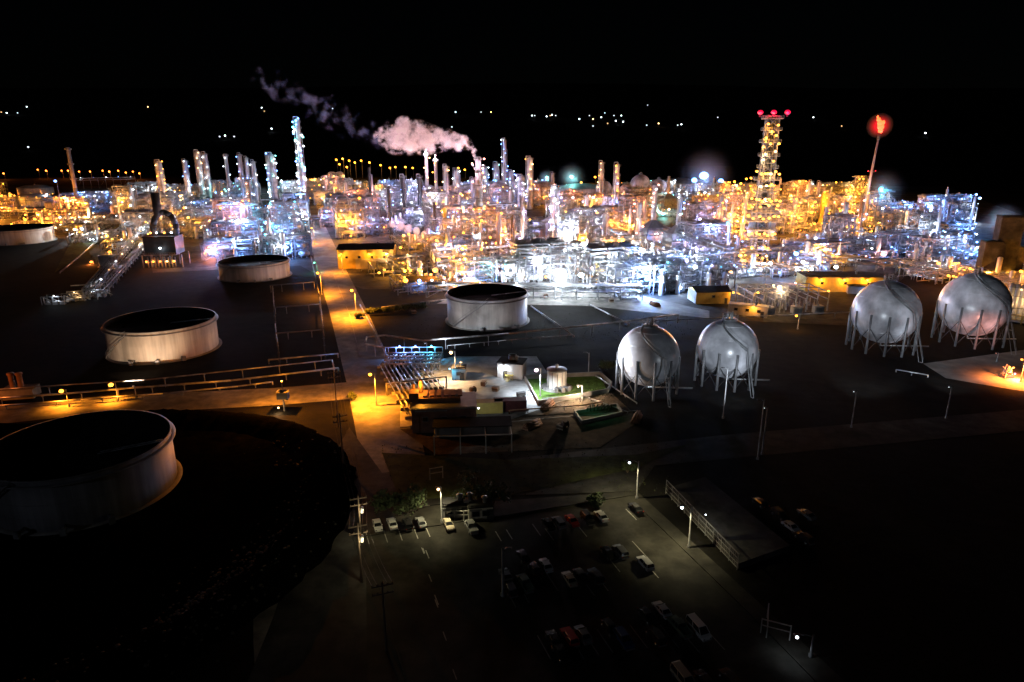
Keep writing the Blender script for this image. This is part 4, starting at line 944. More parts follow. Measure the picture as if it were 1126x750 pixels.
def halo(c, r, dens, name='steam_and_glow'):  # glow balls added round strong lamps to imitate lens halos
    m = bpy.data.materials.new(name); m.use_nodes = True; nt = m.node_tree; nt.nodes.remove(nt.nodes['Principled BSDF']); n = nt.nodes; l = nt.links
    v = n.new('ShaderNodeVolumePrincipled'); v.inputs['Color'].default_value = (.95,.97,1,1); l.new(v.outputs['Volume'], n['Material Output'].inputs['Volume'])
    tc = n.new('ShaderNodeTexCoord'); vl = n.new('ShaderNodeVectorMath'); vl.operation = 'LENGTH'; mr = n.new('ShaderNodeMapRange'); mr.inputs['From Min'].default_value = r; mr.inputs['From Max'].default_value = 0
    pw = n.new('ShaderNodeMath'); pw.operation = 'POWER'; pw.inputs[1].default_value = 3.4; mu = n.new('ShaderNodeMath'); mu.operation = 'MULTIPLY'; mu.inputs[1].default_value = dens*2
    l.new(tc.outputs['Object'], vl.inputs[0]); l.new(vl.outputs['Value'], mr.inputs['Value']); l.new(mr.outputs['Result'], pw.inputs[0]); l.new(pw.outputs[0], mu.inputs[0]); l.new(mu.outputs[0], v.inputs['Density'])
    return tag(MB().ball((0,0,0), r, 20, 14).build(name, m, None, c), 'added glow mist round a strong floodlight', 'halo', None, 'stuff')
for lab, r, k in (('far teal lamp mast with wide glow',20,.02),('smaller far teal lamp mast',13,.02),('brightest far blue-white floodlight mast',34,.006),('tall mast with glaring cyan lamp near the burning flare',18,.008),('lower mast with second cyan lamp below the glaring one',10,.015),
                  ('tall mast with cyan lamp before the dark block',10,.03),('blue-white floodlight mast behind the squat pale tank',11,.02),('blinding floodlight mast in the middle of the brightest unit',14,.008),('cyan-white floodlight left of the far heaters',9,.03),('lamp post with glaring warm lamp in the substation yard',7,.03)):
    for o in SC.objects:
        if o.get('label') == lab: hh = [c for c in o.children if c.name.startswith('lamp_head')][0]; zt = max(v.co.z for v in hh.data.vertices); halo(o.location+Vector((-1,-2,zt-2.2)), r, k)
# ------------------------------------------------------------------ substation yard (750-870, 300-350)
c = G(858,338)
t = thing('substation', 'switchyard of steel gantries and transformers lit by one warm lamp', 'substation', c, .1); MARKS.append(('switchyard', c))
m = MB()
for x in range(-14, 15, 4):
    for y in (-7,0,7): m.box((x,y,3.5), (.28,.28,7))
    m.box((x,0,6.9), (.26,14.2,.3)); m.box((x,0,4.4), (.24,14.1,.25))
for y in (-7,0,7): m.box((0,y,7.2), (28.4,.28,.28))
m.build('gantry', 'steel', t); m = MB()
for x in range(-12, 13, 4):
    for y in (-4,-1.5,1.5,4): m.lathe((x,y,0), [(.3,0),(.3,1.6),(.15,1.6),(.22,2),(.12,2.2),(.22,2.5),(.12,2.8),(.2,3)], 8)
m.build('insulator', 'pipe', t)
for x in (-9,1,9):
    o = MB().box((x,-9.5,1.5), (3.2,2.2,2.6)).build('transformer', 'grey', t); m = MB()
    for i in range(7): m.box((x-1.4+i*.46,-10.9,1.5), (.1,.6,2.1))
    m.lathe((x,-9.5,2.8), [(.5,0),(.5,.5),(.02,.7)], 10); m.build('cooling_fin', 'steel', o)
for x, y, cc in ((-13,-8,'amber'),(13,-8,'amber'),(-2,3,'warm'),(8,6,'pink')): lamp(t, (x,y,7.6), cc, 900, .4)
# ------------------------------------------------------------------ white shrouded mid-yard: manifold, cabin, containers
t = thing('valve_manifold', 'blue-lit rows of valves and bent pipes beside the teal cabinet', 'pipework', G(452,404), .02); MARKS.append(('blue valve manifold', G(452,404)))
s = depth(G(452,404))/FP
m = MB()
for i in range(18):
    x = (-28+i*3.4)*s
    for y in (-1.2, 2.4, 5.6): m.path([(x,y-1.2,.2),(x,y-1.2,1.3+.2*(i % 3)),(x+.5,y+.9,1.3+.2*(i % 3)),(x+.5,y+.9,.2)], .13, 5)
for y in (-2.6,0.4,3.8,7.2): m.path([(-30*s,y,1.9),(33*s,y,1.9)], .2, 6)
m.build('pipework', 'pipe', t); m = MB()
for i in range(18):
    x = (-28+i*3.4)*s
    for y in (-1.2,2.4,5.6):
        if i == 0 and y < 0: vo = MB().lathe((0,0,0), [(.05,0),(.05,.5),(.3,.5),(.3,.56),(.02,.56)], 8).build('valve', 'rust', t)
        else: vo = vo.copy(); COL.objects.link(vo)
        vo.location = (x,y-1.2,1.5)
m = MB()
for i in range(8): m.box(((-29+i*8.8)*s,-2.9,1), (.2,.2,2)); m.box(((-29+i*8.8)*s,7.5,1.7), (.2,.2,3.4))
m.box((0,7.5,3.4), (64*s,.25,.25)); m.build('frame', 'steel', t)
for x, cc, w in ((-16,'blue',3000),(2,'blue',3400),(20,'cyan',3000)): lamp(t, (x*s,7.2,3.9), cc, w, .2)
t = gable('switch_cabin', 'small teal-lit cabin with flat roof at the end of the manifold', 'cabin', G(505,416), 3.4, 3.0, 3.0, 0, 'tankw', 'slab', flat=True, win=1, doorx=.8); lamp(t, (-2.2,-2.4,3.4), 'cyan', 700, .2)
# parallel pipe rows
a, b = G(424,404), G(462,470)
d = (b-a).normalized(); t = thing('pipe_rows', 'bundle of parallel pipes running down from the manifold beside the road', 'pipework', a, math.atan2(d.y, d.x)); L = (b-a).length; m = MB()
for i in range(11):
    y = -1.5+i*1.15; r = (.12,.2,.15,.26)[i % 4]; m.tube((0,y,.75+r), (L*(.86+.04*(i % 4)),y,.75+r), r, 8)
m.build('pipework', 'pipe', t); m = MB()
for k in range(9): m.box((L*k/8,4.3,.36), (.35,13,.7))
m.build('sleeper', 'concrete', t)
m = MB(); m.box((L*.5,4,3.1), (.3,15,.3)); m.box((L*.5,-3.4,1.55), (.3,.3,3.1)); m.box((L*.5,11.4,1.55), (.3,.3,3.1)); m.build('pipe_bridge', 'steel', t)
# elevated pipe loop round the tank bund
def pipeline(pxs, label, z=2.2, r=.22, every=9, drop=True, mtl='pipe', name='pipeline', cat='pipeline'):
    pts = [G(*p) for p in pxs]; c = pts[0].copy(); t = thing(name, label, cat, c); m = MB(); P3 = [(p.x-c.x, p.y-c.y, z) for p in pts]
    if drop: P3 = [(P3[0][0], P3[0][1], .2)]+P3+[(P3[-1][0], P3[-1][1], .2)]
    m.path(P3, r, 8); m.build('pipe', mtl, t); m = MB()
    for p, q in zip(pts, pts[1:]):
        L = (q-p).length; n = max(1, int(L/every))
        for i in range(n):
            w = p+(q-p)*((i+.5)/n)-c
            if i % 2: o = o.copy(); COL.objects.link(o); o.location = (w.x, w.y, 0)
            else: o = MB().box((0,0,(z-r)/2), (.18,.18,z-r)).box((0,0,z-r-.06), (.5,.5,.1)).build('support', 'steel', t, (w.x, w.y, 0))
    return t
pipeline([(424,394),(402,390),(404,382),(424,380),(466,386),(560,378),(668,366),(745,356)],'raised silvery pipe loop curving round the foot of the central grey tank',3.2,.25)
pipeline([(396,337),(426,394)],'straight white pipe running diagonally down the bank by the street',.7,.28,6)
pipeline([(584,338),(631,371)],'left pale pipe laid diagonally over the dark tank yard',.5,.22,8)
pipeline([(648,336),(692,358)],'right pale pipe laid diagonally over the dark tank yard',.5,.22,8)
pipeline([(-20,446),(70,440),(150,433),(255,425),(372,411)],'rear one of the long pipelines across the amber-lit cross road',1.6,.26,7)
pipeline([(-20,452),(90,444),(180,437),(262,429),(300,424)],'front one of the long pipelines across the amber-lit cross road',1.0,.2,7)
pipeline([(-20,440),(80,433),(160,428),(366,405),(368,414)],'thin topmost pipeline of the amber-lit cross road',2.4,.16,9)
pipeline([(296,401),(372,394)],'short silvery pipe by the road end of the black bund',1.4,.22,7)
pipeline([(300,318),(303,360),(308,404)],'pipe running down the verge left of the road, left one',1.2,.2,7,mtl='dark')
pipeline([(342,284),(352,330),(358,396)],'pipe running down the verge left of the road, right one',1.2,.18,7,mtl='dark')
pipeline([(303,346),(352,342)],'upper cross pipe between the verge pipes',2.6,.18,6,mtl='grey')
pipeline([(298,322),(346,318)],'top cross pipe between the verge pipes',3.0,.18,6,mtl='grey')
pipeline([(304,374),(356,370)],'lower cross pipe between the verge pipes',2.2,.18,6,mtl='grey')
pipeline([(492,384),(556,378),(630,372)],'low guard pipe below the raised silvery loop',1.1,.1,4)
pipeline([(596,440),(640,437),(690,455)],'thin drain pipe beside the walled pad',.5,.12,8)
pipeline([(655,415),(700,445)],'pale pipe leading from the pad to the first big sphere',.5,.15,8)
pipeline([(690,360),(860,352),(1010,345)],'thin pipe passing behind the big spheres',1.8,.15,12)
pipeline([(745,412),(700,412)],'short pipe between the two left spheres and the pad',1.2,.15,9)
pipeline([(560,456),(640,450),(662,446)],'brownish pipe run along the service yard edge',1.0,.15,6,mtl='rust')
pipeline([(66,301),(117,258)],'straight pale pipe up the grass bank at left',.6,.3,10)
pipeline([(420,340),(520,328),(700,330)],'pale pipe beside the paved lane in front of the units',.8,.2,10)
pipeline([(985,410),(1020,416)],'short pipe by the third big sphere',.9,.15,5)
# brick control house with roof plant
t = gable('control_house', 'flat dark-roofed control house with red-brown wall and rooftop equipment', 'building', G(489,466), 13.5, 9, 5.2, .09, 'brick', 'grey', flat=True, win=3, doorx=4.8)
m = MB(); m.box((-1,1.4,5.95), (9,5,1)); m.box((-6.4,1,6.4), (2,3,2)); m.lathe((-5,2.8,5.4), [(.5,0),(.5,4),(.35,4)], 10); m.lathe((-6.6,2.8,5.4), [(.35,0),(.35,3),(.2,3)], 10)
for i in range(6): m.box((-4+i*1.5,1.4,6.65), (.9,3.6,.35))
m.build('roof_equipment', 'rust', t); lamp(t, (7.3,-3,4.6), 'white', 700, .2)
lamp(t, (-5,1.9,9.2), 'amber', 1800, .16)  # lamp added on the roof pipe to brighten the dark house
t = thing('open_shed', 'long dark mono-pitch shed roof on white posts below the control house', 'shed', G(520,488), .07)
m = MB(); m.box((0,1.6,4.1), (16,5,.18)); m.build('roof', 'roofd', t); m = MB()
for x in (-7.6,-2.5,2.5,7.6):
    for y in (-4.6,3.6): m.box((x,y,2), (.2,.2,4) if y > 0 else (.2,.2,4))
m.box((0,-4.6,3.95), (15.4,.18,.18)); 
for x in (-7.6,-2.5,2.5,7.6): m.box((x,-1.8,3.9), (.16,5.4,.16))
m.build('post', 'tankw', t); MB().box((0,4.2,1.3), (15.4,.15,2.6)).build('back_wall', 'grey', t)
t = gable('pump_house', 'white box shed with black roof fan and a pinkish end wall', 'shed', G(563,413), 6.6, 5.0, 4.0, -.25, 'tankw', 'roofd', flat=True, win=0, doorx=-1.2)
lamp(t, (-1.6,-3.3,3.4), 'white', 900, .22); m = MB(); m.lathe((0,.5,4.4), [(1.1,0),(1.1,1.2),(.9,1.2),(.9,0)], 16); m.box((0,.5,5.0), (.3,2,.2)); m.build('roof_fan', 'dark', t)
t = thing('loading_platform', 'small yellow step platform before the white box shed', 'platform', G(560,417), -.25); m = MB(); m.box((0,0,1.1), (2.2,1.5,.1))
for x in (-1,1):
    for y in (-.7,.7): m.box((x,y,1.05), (.1,.1,2.1))
for z in (1.6,2.1): m.box((0,-.75,z), (2.1,.06,.06))
for i in range(4): m.box((0,-1+(-i)*.3,.95-i*.25), (1.1,.3,.06))
m.build('frame', 'ywall', t)
def container(px, py, m_, label, rz, L=7.2):
    t = thing('shipping_container', label, 'container', G(px, py), rz); MB().box((0,0,1.4), (L,2.5,2.6)).build('body', m_, t); m = MB()
    for i in range(int(L/.35)): 
        for s in (-1.27,1.27): m.box((-L/2+.25+i*.35,s,1.4), (.16,.05,2.3))
    m.build('ribs' if False else 'corrugation', m_, t); m = MB()
    for x in (-L/2,L/2):
        for y in (-1.25,1.25): m.box((x,y,1.4), (.16,.16,2.76))
    m.build('corner_post', 'dark', t); f = MB().box((L/2+.04,0,1.4), (.06,2.3,2.4)).build('door', m_, t); MB().box((L/2+.1,.2,1.4), (.05,.05,2.3)).build('handle', 'steel', f)
container(537,453,'ywall','yellow-lit shipping container at the yard edge',.08,6.6); container(561,451,'maroon','dark maroon shipping container right of the yellow one',.08,7.2)
# walled green pad
W = [G(*p) for p in ((577,417),(592,445),(668,432),(672,424),(660,413))]
t = thing('pad_wall', 'low concrete wall enclosing the green pad of the small white tank', 'wall', W[0])
for a, b in zip(W, W[1:]+W[:1]): 
    d = b-a; MB().box(((a+b)/2-W[0]).to_tuple()[:2]+(.55,), (d.length+.3,.35,1.1), math.atan2(d.y,d.x)).build('wall_panel', 'concrete', t)
g = sheet('pad_lawn', [(578,417),(592,443.5),(668,431),(660,413.5)], .03, 'lawn')
MB().lathe((0,0,0), [(rS+1.6,.034),(rS+1.6,.12),(rS+.9,.12)], 36).build('pad_paving', 'concrete', tS)
t = thing('bund_pit', 'shallow concrete pit with green valves right of the brownish pipe run', 'pit', G(655,452))
Pp = [G(*p) for p in ((632,455),(678,447),(684,456),(640,466))]
for a, b in zip(Pp, Pp[1:]+Pp[:1]):
    d = b-a; MB().box(((a+b)/2-t.location).to_tuple()[:2]+(.4,), (d.length+.3,.4,.8), math.atan2(d.y,d.x)).build('wall_panel', 'concrete', t)
m = MB()
for i in range(7): m.path([(-2+i*.8,-.5,.2),(-2+i*.8,-.5,1),(-1+i*.8,1.5,1),(-1+i*.8,1.5,.2)], .12, 5)
m.build('pipework', 'grass', t); light(t, (0,-3,3.5), 'green', 120)
# lamps for the brownish yard strip
P(640,440,424,'low warm lamp above the brownish yard strip','peach',6000,.15)
# utility items: trucks, skids
t = thing('generator_cart', 'dark wheeled generator cart beside the green pad', 'generator', G(573,437), .5)
MB().box((0,0,.9), (2,1.1,.9)).build('body', 'dark', t); m = MB(); m.path([(1,0,.6),(2.2,0,.35)], .06, 5); m.build('tow_bar', 'steel', t)
for x in (-.6,.6): MB().tube((x,-.62,.35), (x,.62,.35), .34, 12).build('wheel', 'rubber', t)
# spray-lit wreck / campfire-like welding spot at right
t = thing('machine_frame', 'small tangled steel machine glowing pink-white on the red-lit gravel', 'machine', G(1107,415), .3); m = MB()
for i in range(12): m.path([(rnd.uniform(-2,2),rnd.uniform(-1,1),0),(rnd.uniform(-1.4,1.4),rnd.uniform(-1,1),rnd.uniform(1.5,3.6)),(rnd.uniform(-2,2),rnd.uniform(-1,1),rnd.uniform(.5,2))], .13, 5)
m.build('frame', 'pipe', t); MB().box((0,0,.4), (3.2,1.6,.7)).build('base', 'rust', t)
lamp(t, (.4,-1.6,1.5), 'lilac', 300, .2); lamp(t, (-.6,-1.6,3.3), 'orange', 1800, .2)
# left pump yard
for i, (px, py, lab) in enumerate(((62,334,'small white pump skid leftmost in the dark pump yard'),(84,330,'middle pump skid in the dark pump yard'),(106,326,'pump skid at the foot of the diagonal rack'))):
    t = thing('pump_skid', lab, 'pump', G(px,py), .1); m = MB()
    for k in range(10): x = rnd.uniform(-4,4); y = rnd.uniform(-2,2); m.path([(x,y,.2),(x,y,rnd.uniform(1,3)),(x+rnd.uniform(1,3),y,1.2),(x+2,y+1,.2)], .16, 5)
    m.build('pipework', 'pipe', t); m = MB()
    for k in range(3): m.tube((-3+k*2.6,-1.2,.9), (-1.5+k*2.6,-1.2,.9), .45, 10); m.box((-2.2+k*2.6,-1.2,.25), (2,1,.4))
    m.build('pump_motor', 'grey', t); m = MB(); 
    for x in (-4,0,4):
        for y in (-2,2): m.box((x,y,1.5), (.18,.18,3))
    m.box((0,-2,3.1), (8.2,.2,.2)); m.box((0,2,3.1), (8.2,.2,.2)); m.build('frame', 'steel', t)
    lamp(t, (1,-2.6,3.6), 'white' if i != 1 else 'warm', 450, .22)
# burnt-orange concrete stub at the left edge
t = thing('pump_well', 'orange-lit concrete well head with twin pipes at the far left of the cross road', 'well', G(24,436)); m = MB(); m.box((0,0,1.2), (7,4,2.4), .2); m.build('plinth', 'concrete', t); m = MB()
for x in (-1.6,.4): m.lathe((x,0,2.4), [(.6,0),(.6,3.2),(.8,3.2),(.8,3.6),(.02,3.8)], 12)
m.build('well_pipe', 'rust', t); light(t, (-6,-8,5), 'orange', 2500); MARKS.append(('orange-lit well head', G(24,436)))
# black sign box on pole on the cross road
c = G(313,452); t = thing('camera_cabinet', 'black box cabinet on a stand on the amber cross road with a lamp beneath', 'cabinet', c)
MB().lathe((0,0,0), [(.22,0),(.16,3.2)], 10).build('pole', 'dark', t); MB().box((0,0,3.9), (2.4,1.6,1.7)).build('box', 'dark', t); m = MB(); m.box((0,0,4.85), (2.7,1.9,.15), 0, .8); m.build('roof', 'roofd', t); MB().lathe((0,0,4.9), [(.08,0),(.08,1.8),(.02,1.8)], 6).build('antenna', 'steel', t)
lamp(t, (-.9,-1.2,1.3), 'warm', 900, .22)
lamp(t, (0,0,7.2), 'sodium', 34000, .2, (0,0,.6)); MB().lathe((0,0,4.9), [(.06,0),(.05,2.3)], 6).build('added_lamp_mast', 'steel', t)  # sodium lamp on the mast top, added to brighten the cross road
# parked service trucks near the manifold
# ------------------------------------------------------------------ labels of the process units
relabel([u for u in units], lambda o: {'process_structure':'process structure','pump_skid':'pipe unit','furnace':'furnace'}[o.name.split('.')[0]],
        lambda o: {'process_structure':'open process structures of the refinery','pump_skid':'low pipe and drum units of the refinery','furnace':'box furnaces of the refinery'}[o.name.split('.')[0]])
# ------------------------------------------------------------------ cars
def car_meshes(kind, paint):
    """x forward; returns list of (name, mesh, children)"""
    L, W_ = dict(sedan=(4.7,1.82), suv=(4.8,1.9), pickup=(5.7,2.0), van=(5.4,2.0))[kind]
    if kind == 'sedan': low = [(-2.35,.35),(-2.38,.75),(-2.2,.95),(-1.5,1.0),(1.1,.98),(2.0,.86),(2.33,.7),(2.36,.38)]; cab = (-1.75,-1.05,.35,1.15,.97,1.42)
    elif kind == 'suv': low = [(-2.4,.4),(-2.42,.95),(-2.3,1.08),(1.0,1.08),(2.1,.98),(2.38,.75),(2.4,.4)]; cab = (-2.3,-2.05,.35,1.1,1.06,1.74)
    elif kind == 'pickup': low = [(-2.85,.5),(-2.87,1.05),(-.75,1.07),(1.3,1.1),(2.6,1.02),(2.85,.85),(2.85,.45)]; cab = (-.75,-.6,.8,1.45,1.06,1.82)
    else: low = [(-2.7,.4),(-2.72,1.1),(1.5,1.12),(2.4,.98),(2.7,.75),(2.7,.4)]; cab = (-2.68,-2.6,1.0,1.9,1.1,2.05)
    n = len(low); b = MB(); ring = []
    for s, k in ((-1,1),(1,1)): pass
    ws = [W_/2*(.9 if abs(x) > L/2-.2 else 1.0) for x, z in low]
    def quadstrip(mb, prof, wl, inset):
        vs = [(x,-w+inset,z) for (x,z),w in zip(prof,wl)]+[(x,w-inset,z) for (x,z),w in zip(prof,wl)]; k = len(prof)
        fs = [tuple(range(k)), tuple(range(2*k-1,k-1,-1))]+[(i,i+k,(i+1)%k+k,(i+1)%k) for i in range(k)]
        mb.add(vs, fs)
    quadstrip(b, low, ws, 0)
    for s in (-1,1):
        for wx in (-L*.31, L*.31): b.lathe((0,0,0), [(.01,0),(.01,.01)], 3) if False else None
    if kind == 'pickup':   # open bed cut out as a dark recess box with raised walls
        for s in (-1,1): b.box((-1.8,s*.93,1.16), (2.1,.1,.22))
        b.box((-2.83,0,1.16), (.08,1.86,.22))
    x0,x1,x2,x3,z0,z1 = cab; w0, w1 = W_/2*.93, W_/2*.76
    g = MB(); g.add([(x0,-w0,z0),(x3,-w0,z0),(x3,w0,z0),(x0,w0,z0),(x1,-w1,z1-.04),(x2,-w1,z1-.04),(x2,w1,z1-.04),(x1,w1,z1-.04)], [(3,2,1,0),(4,5,6,7),(0,1,5,4),(1,2,6,5),(2,3,7,6),(3,0,4,7)])
    r = MB(); r.box(((x1+x2)/2,0,z1), (x2-x1+.06,2*w1+.05,.07), 0, .93)
    for s in (-1,1):
        for (xa,xb) in ((x0,x1),(x3,x2),((x0+x3)/2,(x1+x2)/2)): r.beam((xa,s*w0,z0), (xb,s*w1,z1-.02), .08)
    out = [('body', b.mesh('body', 'car_'+paint), []), ('windows', g.mesh('windows','glass'), []), ('roof', r.mesh('roof','car_'+paint), [])]
    wm = MB().tube((0,-.12,0), (0,.12,0), .34, 16).mesh('wheel','rubber'); hm = MB().tube((0,-.135,0), (0,.135,0), .2, 12).mesh('rim','chrome')
    for sx in (-1,1):
        for sy in (-1,1): out.append(('wheel', wm, [('rim', hm, (0,0,0))], (sx*L*.31, sy*(W_/2-.1), .34)))
    hl = MB().box((0,0,0), (.10,.36,.14)).mesh('headlight','chrome'); tl = MB().box((0,0,0), (.07,.3,.16)).mesh('tail_light','car_red')
    for s in (-1,1): out.append(('headlight', hl, [], (L/2-.03, s*W_*.34, .72))); out.append(('tail_light', tl, [], (-L/2-.0, s*W_*.37, .8)))
    bm = MB().box((L/2+.03,0,.45), (.12,W_*.86,.2)).box((-L/2-.03,0,.48), (.12,W_*.86,.2)).mesh('bumper','grey' if kind != 'sedan' else 'car_'+paint); out.append(('bumper', bm, []))
    wi = MB().box((0,0,0), (.16,.2,.13)).mesh('mirror','car_'+paint)
    for s in (-1,1): out.append(('mirror', wi, [], (x3-.35, s*(W_/2+.08), 1.04)))
    return out
_cars = {}
def car(px, py, kind, paint, label, flip=False, rz=None):
    k = (kind, paint); c = G(px, py, .4); c.z = .062; rot = (GR+math.pi/2+(math.pi if flip else 0)) if rz is None else rz
    if k in _cars: return dup(_cars[k], c, rot+rnd.uniform(-.04,.04), label, 'cars and pickups in the parking lot')
    t = thing('parked_car' if kind != 'pickup' else 'pickup_truck', label, 'car' if kind != 'pickup' else 'pickup truck', c, rot, 'cars and pickups in the parking lot')
    for e in car_meshes(kind, paint):
        o = bpy.data.objects.new(e[0], e[1]); COL.objects.link(o); o.parent = t
        if len(e) > 3: o.location = e[3]
        for nm, me, lc in e[2]: q = bpy.data.objects.new(nm, me); COL.objects.link(q); q.parent = o; q.location = lc
    t.scale = (.71,.71,.71); _cars[k] = t; return t
for a in [(415,578,'sedan','white','left one of the two white sedans at the upper left of the lot'),(431,576,'sedan','white','right one of the two white sedans at the upper left of the lot'),
 (448,577,'suv','black','black wagon right of the two white sedans'),(463,575,'sedan','greyc','dark grey sedan right of the black wagon near the lamp pole'),
 (493,577,'sedan','beige','pale beige sedan behind the warm lamp pole'),(518,580,'pickup','greyc','dark grey pickup below the portable cabins'),
 (603,577,'sedan','black','black sedan left of the red one in the top row'),(629,573,'sedan','red','bright red sedan in the top row of the lot'),(614,575,'suv','greyc','dark wagon squeezed left of the bright red sedan'),
 (646,571,'suv','black','black wagon right of the bright red sedan'),(661,568,'sedan','silver','silver sedan in the top row, right half'),(699,559,'sedan','black','black sedan alone at the lot corner by the pale pole'),
 (669,609,'sedan','black','black sedan left one of the pair right of the lot centre'),(682,607,'suv','greyc','dark wagon right one of the pair right of the lot centre'),
 (709,620,'suv','silver','silver wagon at the right end of the middle row'),(575,612,'sedan','black','black sedan above the middle row'),
 (600,622,'sedan','silver','silver sedan in the middle row'),(588,626,'sedan','black','black sedan left of the silver one in the middle row'),(626,637,'sedan','beige','beige sedan in the middle row right of a bay line'),
 (639,634,'sedan','black','black sedan right of the beige one in the middle row'),(577,642,'pickup','green','dull green pickup at the left of the middle row'),(561,648,'suv','black','black wagon left of the dull green pickup'),
 (556,633,'sedan','greyc','dark grey sedan by the unlit white pole'),(655,634,'suv','black','black wagon at the right of the middle row'),
 (609,704,'sedan','black','black sedan left of the dull red car in the lower row'),(626,701,'suv','red','dull red wagon in the lower row'),(641,698,'sedan','greyc','grey sedan right of the dull red wagon'),(617,718,'sedan','black','black sedan nose to tail below the dull red wagon'),
 (671,691,'sedan','black','black sedan left one in the gap of the lower row'),(686,704,'suv','blue','dark blue wagon in the gap of the lower row'),(721,700,'suv','black','black wagon left of the long green pickup'),
 (712,678,'sedan','black','black sedan above the black wagon, lower row'),(728,671,'sedan','silver','silver sedan at the head of the lower right row'),(747,690,'pickup','green','long dull green pickup in the lower right row'),
 (768,693,'van','white','white van-like car at the right end of the lower row'),(775,749,'sedan','black','black sedan cut by the bottom edge of the picture'),(803,748,'suv','black','black wagon cut by the bottom edge of the picture'),(752,748,'van','beige','beige van cut by the bottom edge of the picture'),
 (836,553,'sedan','black','black sedan leftmost in the unlit right lot'),(858,567,'suv','black','black wagon in the unlit right lot'),(870,580,'sedan','silver','silver sedan in the unlit right lot'),(887,566,'sedan','greyc','grey sedan in the unlit right lot'),(884,592,'suv','black','black wagon lowest in the unlit right lot')]:
    car(*a, flip=rnd.random() < .4)
# bay lines: painted markings
def line(px, py, L, w=.14, ang=None, z=.075):
    c = G(px, py); a = ang if ang is not None else GR+math.pi/2
    d = Vector((math.cos(a), math.sin(a), 0)); nn = Vector((-d.y, d.x, 0)); L *= .36
    return [(c+d*L+nn*w/2), (c-d*L+nn*w/2), (c-d*L-nn*w/2), (c+d*L-nn*w/2)], z
mb = MB()
spots = [(404,592,5),(424,590,5),(440,588,5),(457,586,5),(470,584,5),(590,583,5),(604,588,5),(640,584,5),(560,655,7.5),(574,650,7.5),(592,632,6),(607,640,6),(646,645,6),(661,640,6),(674,620,6),(703,604,6),(717,628,5),(694,566,5),(598,712,6),(634,712,6),(650,708,6),(665,705,6),(702,700,6),(736,700,6),(758,705,6),(785,702,6),(470,610,3),(466,606,2),(480,660,3),(548,590,4),(560,588,4)]
for px, py, L in spots:
    q, z = line(px, py, L); mb.add([(p.x, p.y, z) for p in q], [(0,1,2,3)])
tag(mb.build('parking_markings', 'paintw'), kind='structure')
# kerb lines: real low kerbs
def kerb(pxs, name, h=.14, w=.25, m_='concrete'):
    mb = MB(); P_ = [G(*p) for p in pxs]
    for a, b in zip(P_, P_[1:]): d = b-a; c = (a+b)/2; mb.box((c.x,c.y,h/2), (d.length,w,h), math.atan2(d.y,d.x))
    return tag(mb.build(name, m_), kind='structure')
kerb([(706,560),(760,612),(830,680),(900,752)], 'kerb', m_='lot'); kerb([(403,595),(412,625),(430,690),(450,760)], 'kerb', m_='lot'); kerb([(400,590),(560,566),(700,544)], 'kerb', m_='lot')
kerb([(396,392),(384,345),(366,300)], 'kerb', .12); kerb([(440,470),(560,464),(700,452)], 'kerb', .12)
# white lane dashes
mb = MB()
for px, py in ((465,606),(473,636),(480,664),(489,700),(500,742)):
    q, z = line(px, py, 2.4, .13); mb.add([(p.x, p.y, z) for p in q], [(0,1,2,3)])
tag(mb.build('lane_markings', 'paintw'), kind='structure')
# fenced platform lit by the twin lamp
W = [G(*p) for p in ((733,542),(812,626),(868,606),(775,530))]
mb = MB(); mb.poly([(p.x,p.y) for p in W], 0, 1.0); o = tag(mb.build('raised_platform', 'slab'), 'low concrete platform with a lit patch, fenced along its left side', 'platform')
t = thing('platform_fence', 'white railing fence along the edge of the low concrete platform', 'fence', W[0]); a, b = W[0], W[1]; d = b-a; L = d.length; m = MB()
n = int(L/2.2)
for i in range(n+1): q = d*(i/n)*.995; m.box((q.x-.2,q.y-.2,1.3), (.09,.09,2.6))
m.build('post', 'grey', t); m = MB()
for z in (.3,1.0,1.8,2.6): m.beam((-.2,-.2,z), (d.x-.2,d.y-.2,z), .07 if z < 2.5 else .12)
for i in range(n*5): q = d*(i/(n*5)); m.box((q.x-.2,q.y-.2,1.45), (.03,.03,2.3))
m.build('rail', 'grey', t)
c = G(757,602); light(o, tuple(G(777,566,3.4)), 'white', 160); bulb(o, tuple(G(776,566,3.7)), 'white', .12)
bulb(o, tuple(G(762,560,6.8)), 'white', .2) if False else None
# gates / frames at the lower right kerb
def hframe(px, py, w, h, label, rz=GR, name='barrier_frame', m_='tankw', legs=2):
    t = thing(name, label, 'frame', G(px,py), rz); m = MB()
    for i in range(legs): m.box((-w/2+w*i/(legs-1),0,h/2), (.14,.14,h))
    m.build('post', m_, t); m = MB(); m.box((0,0,h-.1), (w-.16,.12,.12)); m.box((0,0,h*.55), (w-.16,.1,.1)); m.build('rail', m_, t)
hframe(843,690,4,2.2,'upper white pipe barrier at the lower right kerb',1.2); hframe(852,700,3.4,2.2,'lower white pipe barrier at the lower right kerb',-.4); hframe(480,527,2.4,2.4,'small white goal-shaped frame on the grass above the warm lamp')
hframe(505,572,4.5,1.8,'white scaffold rack beside the warm lamp pole',0,'scaffold_rack','tankw',4)
# portable cabins near the warm lamp
gable('portable_toilet','upright tan portable toilet between the cabins','cabin',G(515,566),1.4,1.4,2.5,.1,'ywall','tankw',flat=True,doorx=0,over=.1)
gable('portable_cabin','low pale portable cabin right of the tan toilet','cabin',G(528,569),4,2.4,2.4,.15,'wall','slab',flat=True,win=2,over=.1)
gable('guard_cabin','dark flat cabin left of the tan toilet','cabin',G(500,566),4.4,2.6,2.3,.1,'grey','roofd',flat=True,win=2,over=.2)
